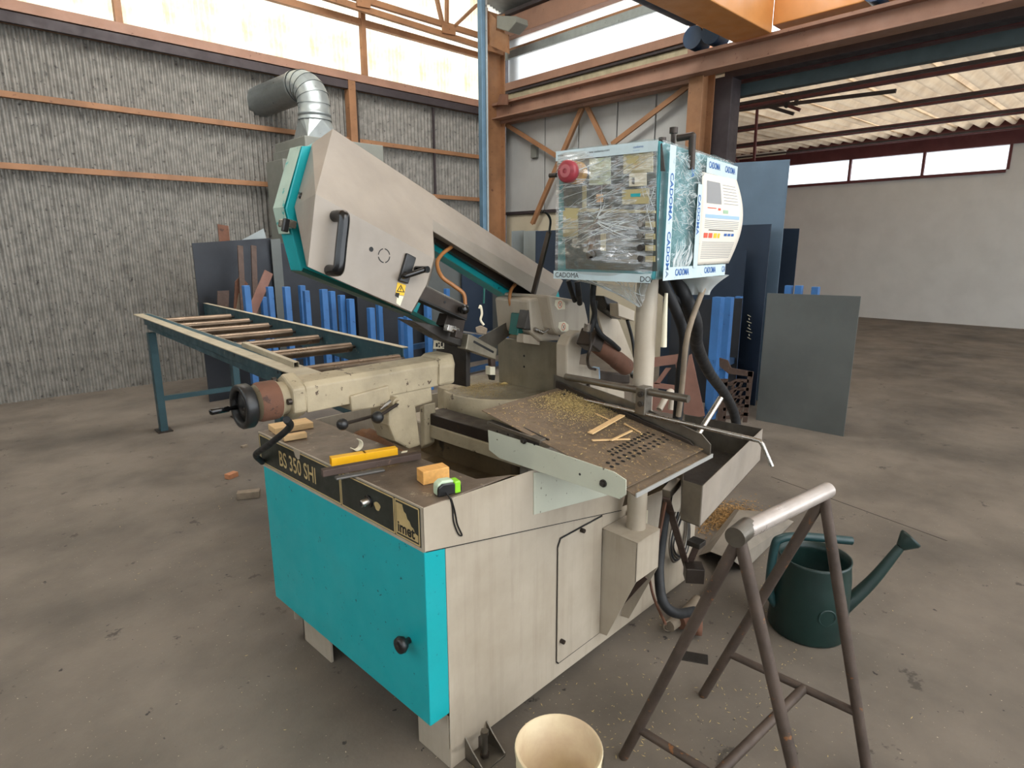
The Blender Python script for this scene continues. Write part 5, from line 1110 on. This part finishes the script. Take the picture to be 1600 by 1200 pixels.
m = MB(); m.prism([V((p.x, p.y, ZC)) for p in (N1, N1 + cdir * LN, N1 + cdir * LN - cper * .13, N1 + cdir * .12 - cper * .13)], (0, 0, -.008)); part(m, 'near_top_plate', dustytop, cvr, .002)
m = MB(); m.prism([V((p.x, p.y, ZC - .008)) for p in (N1 + cdir * .1 - cper * .02, N1 + cdir * LN - cper * .02, N1 + cdir * LN - cper * .03, N1 + cdir * .1 - cper * .03)], (0, 0, -.14)); part(m, 'near_rail', conveyp, cvr)
E0 = PZ(437, 566, ZC)
m = MB(); Lc = 3.3
for (w0, w1, z0, z1) in ((0, .006, ZC - .10, ZC), (0, .05, ZC - .006, ZC), (0, .05, ZC - .10, ZC - .094)):
    m.prism([V((E0.x, E0.y, z0)) + cper * w0, V((E0.x, E0.y, z0)) + cper * w1, V((E0.x, E0.y, z0)) + cper * w1 + cdir * Lc, V((E0.x, E0.y, z0)) + cper * w0 + cdir * Lc], (0, 0, z1 - z0))
ch = part(m, 'side_channel', conveyp, cvr, .002)
for l in (.04, .75): m = MB(); c = V((E0.x, E0.y, ZC - .06)) + cdir * l; m.cyl(c - cper * .001, c + cper * .001, .009, 12); part(m, 'hole', black, ch)
ends = [(610, 563), (541, 543), (487, 530.5), (444, 520), (406, 511), (374, 503.5)]
ys = [(PZ(x, y, ZC - .03) - N1).dot(cdir) for x, y in ends]
sp_ = (ys[-1] - ys[0]) / 5
sp_list = [l for l in ys + [ys[-1] + sp_ * (k + 1) for k in range(4)] if l < LN - .08]
width_c = (F1 + cper * .03 - N1).dot(cper) - .03
for l in sp_list:
    c = V((N1.x, N1.y, ZC - .03)) + cdir * l
    m = MB(); m.cyl(c - cper * .02, c + cper * width_c, .031, 20); ro_ = part(m, 'roller', rollerm, cvr)
    m = MB(); m.cyl(c + cper * width_c, c + cper * (width_c + .035), .01, 10); part(m, 'axle', dksteel, ro_)
for l in (.75, 3.7):
    for w_ in (-.09, width_c + .02):
        c = V((N1.x, N1.y, 0)) + cdir * l + cper * w_; m = MB(); m.obox(c + UP * .45, cdir, cper, UP, .045, .03, .45); lg = part(m, 'leg', conveyp, cvr, .003)
        m = MB(); m.obox(c + UP * .005, cdir, cper, UP, .08, .06, .005); part(m, 'foot_plate', dksteel, lg)
    a = V((N1.x, N1.y, .3)) + cdir * l; m = MB(); m.bar(a - cper * .09, a + cper * width_c, .04, .04); part(m, 'cross_bar', conveyp, cvr)
# square tube lying on the conveyor edge
a, b_ = PZ(382, 538.5, ZC + .013), PZ(463, 570, ZC + .013)
m = MB(); d_ = (b_ - a).normalized(); s_ = d_.cross(UP); h_ = .013; t_ = .002
for (o, w1, w2) in ((s_ * h_, .0, 1), (-s_ * h_, 0, 1)): m.obox((a + b_) / 2 + o, d_, s_, UP, (b_ - a).length / 2, t_, h_)
for o in (UP * h_, UP * -h_): m.obox((a + b_) / 2 + o, d_, s_, UP, (b_ - a).length / 2, h_, t_)
m.obox((a + b_) / 2, d_, s_, UP, .01, h_, h_)
one(m, 'square_tube', dustytop, 'short pale square tube lying along the conveyor edge', 'metal tube')

# on the worktop
def hollow(p, q, w_, h, name, mat, label, group=None, t=.003, roll=0, cat='metal tube'):
    p, q = V(p), V(q); d_ = (q - p).normalized(); s_ = d_.cross(UP).normalized(); u_ = s_.cross(d_); L = (q - p).length / 2; c = (p + q) / 2 + UP * h / 2; m = MB()
    for sg in (1, -1): m.obox(c + s_ * sg * (w_ / 2 - t / 2), d_, s_, u_, L, t / 2, h / 2); m.obox(c + u_ * sg * (h / 2 - t / 2), d_, s_, u_, L, w_ / 2, t / 2)
    m.obox(c, d_, s_, u_, .004, w_ / 2, h / 2)
    return one(m, name, mat, label, cat, group, .002)
br0, br1 = PZ(496, 748, ZT + .003), PZ(660, 722, ZT + .001)
def solid(p, q, w_, h, name, mat, label, cat, group=None, bev=.002):
    p, q = V(p), V(q); d_ = (q - p).normalized(); s_ = d_.cross(UP).normalized(); u_ = s_.cross(d_); m = MB(); m.obox((p + q) / 2 + u_ * h / 2, d_, s_, u_, (q - p).length / 2, w_ / 2, h / 2); return one(m, name, mat, label, cat, group, bev)
zp_ = ZT + .001
solid(PZ(524, 749, zp_), PZ(600, 735, zp_), .024, .007, 'flat_bar', M('worn_bar_underside', S(110, 108, 104), .45, .4, .3, 8), 'thin grey bar under the brown bar, sticking out over the front edge', 'steel bar', 'bars on the worktop')
solid(PZ(503, 744, zp_ + .007), PZ(656, 716, zp_ + .007), .026, .022, 'flat_bar', brown, 'brown steel bar lying across the worktop in front of the yellow tube', 'steel bar', 'bars on the worktop')
hollow(PZ(517, 728, zp_), PZ(620, 711, zp_), .030, .030, 'yellow_tube', yellow, 'bright yellow square tube lying on the worktop')
def blk(px, z, w_, d_, h, ang, mat, name, label, cat, group=None, bev=.002):
    c = PZ(*px, z); a = R(ang); m = MB(); m.obox(c + UP * h / 2, V((math.cos(a), math.sin(a), 0)), V((-math.sin(a), math.cos(a), 0)), UP, w_ / 2, d_ / 2, h / 2); return one(m, name, mat, label, cat, group, bev)
blk((455, 670), zp_, .15, .085, .024, -8, wood, 'wood_block', 'flat pale wood block at the far left corner of the worktop', 'wood block', 'wood offcuts on the worktop')
blk((461, 686), zp_, .085, .03, .022, -12, wood, 'wood_block', 'small splintered pale wood piece in front of the flat pale block', 'wood block', 'wood offcuts on the worktop', .004)
blk((677, 750), zp_, .088, .05, .042, -14, owood, 'wood_block', 'orange-tinted wood block touching the tape measure', 'wood block', 'wood offcuts on the worktop')
# split bush
c = PZ(560, 705, zp_); m = MB()
m.grid(14, 3, lambda u, v: c + V((.020 * math.cos(R(-150 + 210 * u)), .012 + .024 * (v - .5), .022 + .020 * math.sin(R(-150 + 210 * u))))); 
one(m, 'split_bush', whitep, 'broken cream half-ring lying behind the yellow tube', 'offcut', None, 0, .003)
m = MB(); c = PZ(627, 708, zp_); m.prism([c + V(p) for p in ((0, 0, 0), (.02, -.006, 0), (.03, .004, 0), (.012, .010, 0))], (0, 0, .002)); one(m, 'torn_scrap', whitep, 'tiny white torn scrap beside the end of the yellow tube', 'scrap')
# tape measure
tc_ = PZ(697, 770, zp_); tm = thing('tape_measure', 'pale green and black tape measure with wrist cord on the worktop corner', 'tape measure', tc_)
ta = R(-14); tx, ty = V((math.cos(ta), math.sin(ta), 0)), V((-math.sin(ta), math.cos(ta), 0))
prof = [(-.034, 0), (.034, 0), (.034, .020), (.026, .034), (.012, .042), (-.018, .044), (-.032, .034), (-.034, .022)]
m = MB(); m.prism([tc_ + tx * x + UP * z - ty * .012 for x, z in prof], ty * .03); part(m, 'case', tapeg, tm, .005)
m = MB(); m.prism([tc_ + tx * (x * 1.02) + UP * (z * .82 + .0005) - ty * .021 for x, z in prof], ty * .010); part(m, 'black_side', blackp, tm, .003)
m = MB(); m.obox(tc_ + tx * .028 + UP * .019 - ty * .004, tx, ty, UP, .010, .0185, .0185); part(m, 'lime_nose', lime, tm, .004)
m = MB(); m.obox(tc_ + tx * .040 + UP * .012 - ty * .004, tx, ty, UP, .004, .012, .010); part(m, 'end_hook', blackp, tm, .002)
cs = tc_ - ty * .024 - tx * .012 + UP * .010; e_ = PY(719, 800, YS - .008); m = MB()
m.tube([cs, cs - ty * .03 + UP * -.006, PY(703, 778, YS - .004), PY(707, 792, YS - .006), PY(709, 815, YS - .006), PY(716, 834, YS - .006), PY(722, 836, YS - .006), PY(715, 820, YS - .006), PY(711, 800, YS - .006), PY(706, 782, YS - .005), cs - ty * .028 + UP * -.004, cs], .0022, 8, 5); part(m, 'wrist_cord', blackp, tm)
# wood slivers on the discharge tray
for (p, q_, w_, lab) in (((922, 677), (972, 655), .022, 'widest pale wood sliver leaning up the tray side'), ((925, 688), (984, 686), .009, 'thin pale wood sliver lying lowest across the tray'), ((955, 688), (987, 673), .008, 'thin pale sliver crossing over the lowest one'), ((975, 662), (1001, 676), .004, 'hair-thin sliver along the far tray side'), ((930, 646), (963, 661), .003, 'long fine splinter at the back of the tray by the sawdust')):
    pn = V((0, -slope, 1)); base_ = V((0, yn, tz_(yn) + .004 + (.006 if 'crossing' in lab else 0)))
    a, b_ = PL(*p, base_, pn), PL(*q_, base_, pn)
    if 'widest' in lab: b_ = b_ + UP * .015
    m = MB(); m.bar(a, b_, w_, .004); one(m, 'wood_sliver', wood, lab, 'wood sliver', 'slivers on the discharge tray')
# loose length of material behind: none

# chip bin beside the saw
zbt = .75; c0, c1_, c2_, c3_ = PZ(1098, 760, zbt), PZ(1192, 670, zbt), PZ(1069, 647, zbt), PZ(1067, 750, zbt)
ld = (c1_ - c0).normalized(); wd_ = UP.cross(ld); Lb = (c1_ - c0).length; Wb = .36; hb_ = .165
bn = thing('chip_bin', 'open sheet-metal chip box hung on the far side of the discharge tray', 'box', c0 + UP * -hb_)
ring_ = [c0, c1_, c2_, c3_]; cen_ = sum(ring_, V()) / 4
for k, nm in enumerate(('long_side', 'end_wall', 'far_side', 'end_wall')):
    a, b_ = ring_[k], ring_[(k + 1) % 4]; nn = UP.cross(b_ - a).normalized()
    if nn.dot(cen_ - a) < 0: nn = -nn
    m = MB(); m.prism([a - UP * hb_, b_ - UP * hb_, b_, a], nn * .003); part(m, nm, greypnt if k == 0 else steel, bn)
m = MB(); m.prism([p - UP * hb_ for p in ring_], UP * .003); part(m, 'bottom', gunm, bn)
# stand under the bin end: T-tube on splayed legs
st = thing('support_stand', 'small worn red and grey tube stand with splayed flat legs between post and chip box', 'stand', PZ(1078, 880, 0))
s0, s1 = PX(1041, 772, 2.02), PX(1058, 752, 2.12)
m = MB(); m.bar(s0, s1, .035, .035); part(m, 'head_tube', steel, st, .003)
m = MB(); m.bar(s0 + V((.0, -.002, -.017)), PY(1075, 892, 1.18), .03, .008); part(m, 'leg', brown, st, .001)
m = MB(); m.bar(s0 + V((.02, .01, -.017)), PX(1027, 850, 2.02), .02, .008); part(m, 'leg', rust, st, .001)
m = MB(); m.bar(PY(1073, 890, 1.18), PY(1089, 852, 1.10), .03, .008); part(m, 'leg', brown, st, .001)
m = MB(); c = PY(1088, 848, 1.10); m.obox(c, V((1, 0, 0)), V((0, 1, 0)), UP, .03, .03, .012); part(m, 'foot_pad', gunm, st, .002)
m = MB(); c = PY(1084, 894, 1.12); m.obox(c, V((.8, .6, 0)), V((-.6, .8, 0)), UP, .04, .04, .035); part(m, 'floor_bracket', dksteel, st, .003)

# trestle
def ext(p, q_, z): p, q_ = V(p), V(q_); t = (z - p.z) / (q_.z - p.z); return p + (q_ - p) * t
XN, XFR = 1.452, 1.895
top = PX(1156, 833, XN); lf0 = ext(top, PX(965, 1200, XN), 0); rf0 = ext(top, PX(1240, 1200, XN), 0)
flt = PZ(1098, 1087, 0); far_t = ext(flt, PX(1250, 832, XFR), top.z); far_r = V((XFR, 2 * far_t.y - flt.y, 0)); far_r.y = rf0.y
ts = thing('trestle', 'rusty tubular steel trestle with bare metal top tube in front at right', 'trestle', (1.67, .6, 0))
m = MB(); m.tube([top + V((.01, 0, 0)), far_t + (far_t - top) * .05], .024, 18); part(m, 'top_tube', trestlet, ts)
m = MB(); m.tube([top - V((.03, 0, .002)), top + V((.05, 0, .0))], .027, 18); part(m, 'end_collar', steel, ts)
for a, b_ in ((top, lf0), (top, rf0), (far_t, flt), (far_t, far_r)):
    m = MB(); m.tube([a - UP * .012, b_ + UP * .002], .0165, 14); part(m, 'leg', trestlem, ts)
def at(a, b_, z): return ext(a, b_, z)
m = MB(); m.tube([at(far_t, flt, .22), at(far_t, far_r, .22)], .013, 12); part(m, 'brace', trestlem, ts)
m = MB(); m.tube([at(top, lf0, .14), at(top, rf0, .14)], .013, 12); part(m, 'brace', trestlem, ts)
ma, mb_ = (at(far_t, flt, .22) + at(far_t, far_r, .22) * 1.6) / 2.6, (at(top, lf0, .14) + at(top, rf0, .14)) / 2
m = MB(); m.tube([ma, mb_], .015, 12); part(m, 'stretcher', trestlem, ts)

# bucket
bz_ = .26; bc = PZ(873, 1166, bz_); bc.z = 0
bk = thing('bucket', 'cream plastic bucket with chipped rim at the bottom edge', 'bucket', bc)
Rk = .124
m = MB(); rnd = random.Random(5); seg = 48; prof = [(.100, 0), (Rk - .010, .17), (Rk - .006, .172), (Rk - .004, .205), (Rk - .006, .207), (Rk, bz_ - .004), (Rk - .002, bz_)]
m.lathe(prof, bc, UP, seg); part(m, 'shell', bucketm, bk)
m = MB(); m.lathe([(Rk - .002, bz_), (Rk - .010, bz_ - .002), (.095, .006), (0, .006)], bc, UP, seg); part(m, 'inside', bucketin, bk)
m = MB(); m.tube([bc + V((Rk * 1.01 * math.cos(t), Rk * 1.01 * math.sin(t), bz_ - .055 - .02 * math.sin(t))) for t in [R(200 + 10 * k) for k in range(19)]], .003, 8); part(m, 'bail_handle', steel, bk)
# watering can
wcn = PZ(1275, 925, 0); wcn = V((2.60, .70, 0)); wa = thing('watering_can', 'dark green plastic watering can with thick loop handle at right edge', 'watering can', wcn)
m = MB(); m.lathe([(0, 0), (.15, 0), (.158, .012), (.150, .26), (.142, .33), (.145, .345), (.138, .345), (.134, .30), (.145, .02), (0, .02)], wcn, UP, 40); part(m, 'body', canm, wa)
hd_ = V((-.35, .94, 0)).normalized(); hd_ = -_r * .9 - V((_f.x, _f.y, 0)) * .0; hd_.normalize()
m = MB(); pts = [wcn + hd_ * .05 + UP * .41 - hd_ * .20, wcn + hd_ * .06 + UP * .43, wcn + hd_ * .15 + UP * .42, wcn + hd_ * .175 + UP * .38, wcn + hd_ * .18 + UP * .22, wcn + hd_ * .165 + UP * .14, wcn + hd_ * .135 + UP * .10]
m.tube(pts, .018, 14, 6); part(m, 'loop_handle', canh, wa)
m = MB(); m.tube([wcn - hd_ * .14 + UP * .08, wcn - hd_ * .26 + UP * .22, wcn - hd_ * .36 + UP * .38], .032, 14, 4, True, .018); sp2 = part(m, 'spout', canm, wa)
m = MB(); m.lathe([(.018, 0), (.045, .05), (.045, .06), (0, .065)], wcn - hd_ * .36 + UP * .38, -hd_ * .6 + UP * .6, 20); part(m, 'rose', canm, sp2)
m = MB(); m.tube([wcn + hd_ * .132 + UP * .29, wcn + hd_ * .16 + UP * .29], .014, 10); part(m, 'handle_rib', canh, wa)
c = wcn + (-_r * .0 - V((_f.x, _f.y, 0))).normalized() * .152 + UP * .14; m = MB(); m.lathe([(.03, 0), (.034, .003), (.038, 0)], c, (-V((_f.x, _f.y, 0))).normalized(), 20); part(m, 'embossed_ring', canm, wa)

# bits on the floor
blk((362, 746), 0, .08, .05, .035, 20, redwood, 'wood_offcut', 'reddish wood offcut on the floor at the left edge', 'wood offcut', 'offcuts on the floor')
blk((389, 777), 0, .14, .06, .045, -30, offwood, 'wood_offcut', 'old grey wood offcut on the floor left of the teal door', 'wood offcut', 'offcuts on the floor')
blk((382, 699), 0, .05, .03, .02, 10, offwood, 'wood_offcut', 'tiny offcut on the floor behind the handwheel', 'wood offcut', 'offcuts on the floor')
c = PZ(1084, 1027, .002); m = MB(); ca_ = R(-62)
m.obox(c, V((math.cos(ca_), math.sin(ca_), 0)), V((-math.sin(ca_), math.cos(ca_), 0)), UP, .055, .03, .002); one(m, 'metal_plate', gunm, 'small dark metal plate flat on the floor by the trestle', 'metal plate', None, .001)
# bent sheet on the floor
fp_ = [PZ(*p, .01) for p in ((1090, 868), (1150, 800), (1260, 820), (1200, 905), (1175, 893))]
r1a, r1b = PZ(1110, 862, .10), PZ(1155, 797, .09); r2a, r2b = PZ(1146, 876, .11), PZ(1200, 800, .10); r3a, r3b = PZ(1165, 890, .005), PZ(1240, 815, .005); r0a, r0b = PZ(1092, 868, .005), PZ(1148, 796, .005)
m = MB(); m.add([r0a, r1a, r2a, r3a, r0b, r1b, r2b, r3b], [(0, 1, 5, 4), (1, 2, 6, 5), (2, 3, 7, 6)]); one(m, 'bent_sheet', M('dusty_sheet_cover', S(134, 126, 114), .6, .1, .3, 4), 'bent grey sheet-metal cover lying on the floor behind the trestle', 'sheet metal', None, 0, .003)
m = MB(); rnd = random.Random(9)
cz_ = PZ(1135, 810, 0)
for k in range(3500):
    p = cz_ + V((rnd.gauss(0, .13), rnd.gauss(0, .09), .002 + rnd.random() * .012)); l = rnd.uniform(.004, .012); t = rnd.random() * 6.3; d1 = V((math.cos(t), math.sin(t), rnd.uniform(-.2, .2))) * l; d2 = V((-math.sin(t), math.cos(t), 0)) * l * .35
    m.add([p - d1, p + d2 + UP * .002, p + d1, p - d2], [(0, 1, 2, 3)])
one(m, 'chip_heap', M('orange_chips', S(164, 128, 78), .9, 0, .55, 14, bump=.6, spots=.3, spotcol=S(84, 66, 46), spotscale=30), 'low heap of orange-brown chips on the floor under the chip box', 'chips')['kind'] = 'stuff'
m = MB()
for k in range(700):
    if rnd.random() < .7: p = PZ(rnd.uniform(700, 1250), rnd.uniform(860, 1198), .001)
    else: p = V((rnd.uniform(.6, 3.2), rnd.uniform(.2, 4.5), .001))
    if 1.0 < p.x < 2.65 and YS < p.y < 2.3: continue
    l = rnd.uniform(.002, .009) * (1.0); t = rnd.random() * 6.3; d1 = V((math.cos(t), math.sin(t), .1)) * l; d2 = V((-math.sin(t), math.cos(t), 0)) * .0014
    m.add([p - d1, p + d2, p + d1 + UP * .001, p - d2], [(0, 1, 2, 3)])
one(m, 'floor_chips', sawd, 'scattered pale chips over the concrete', 'chips')['kind'] = 'stuff'
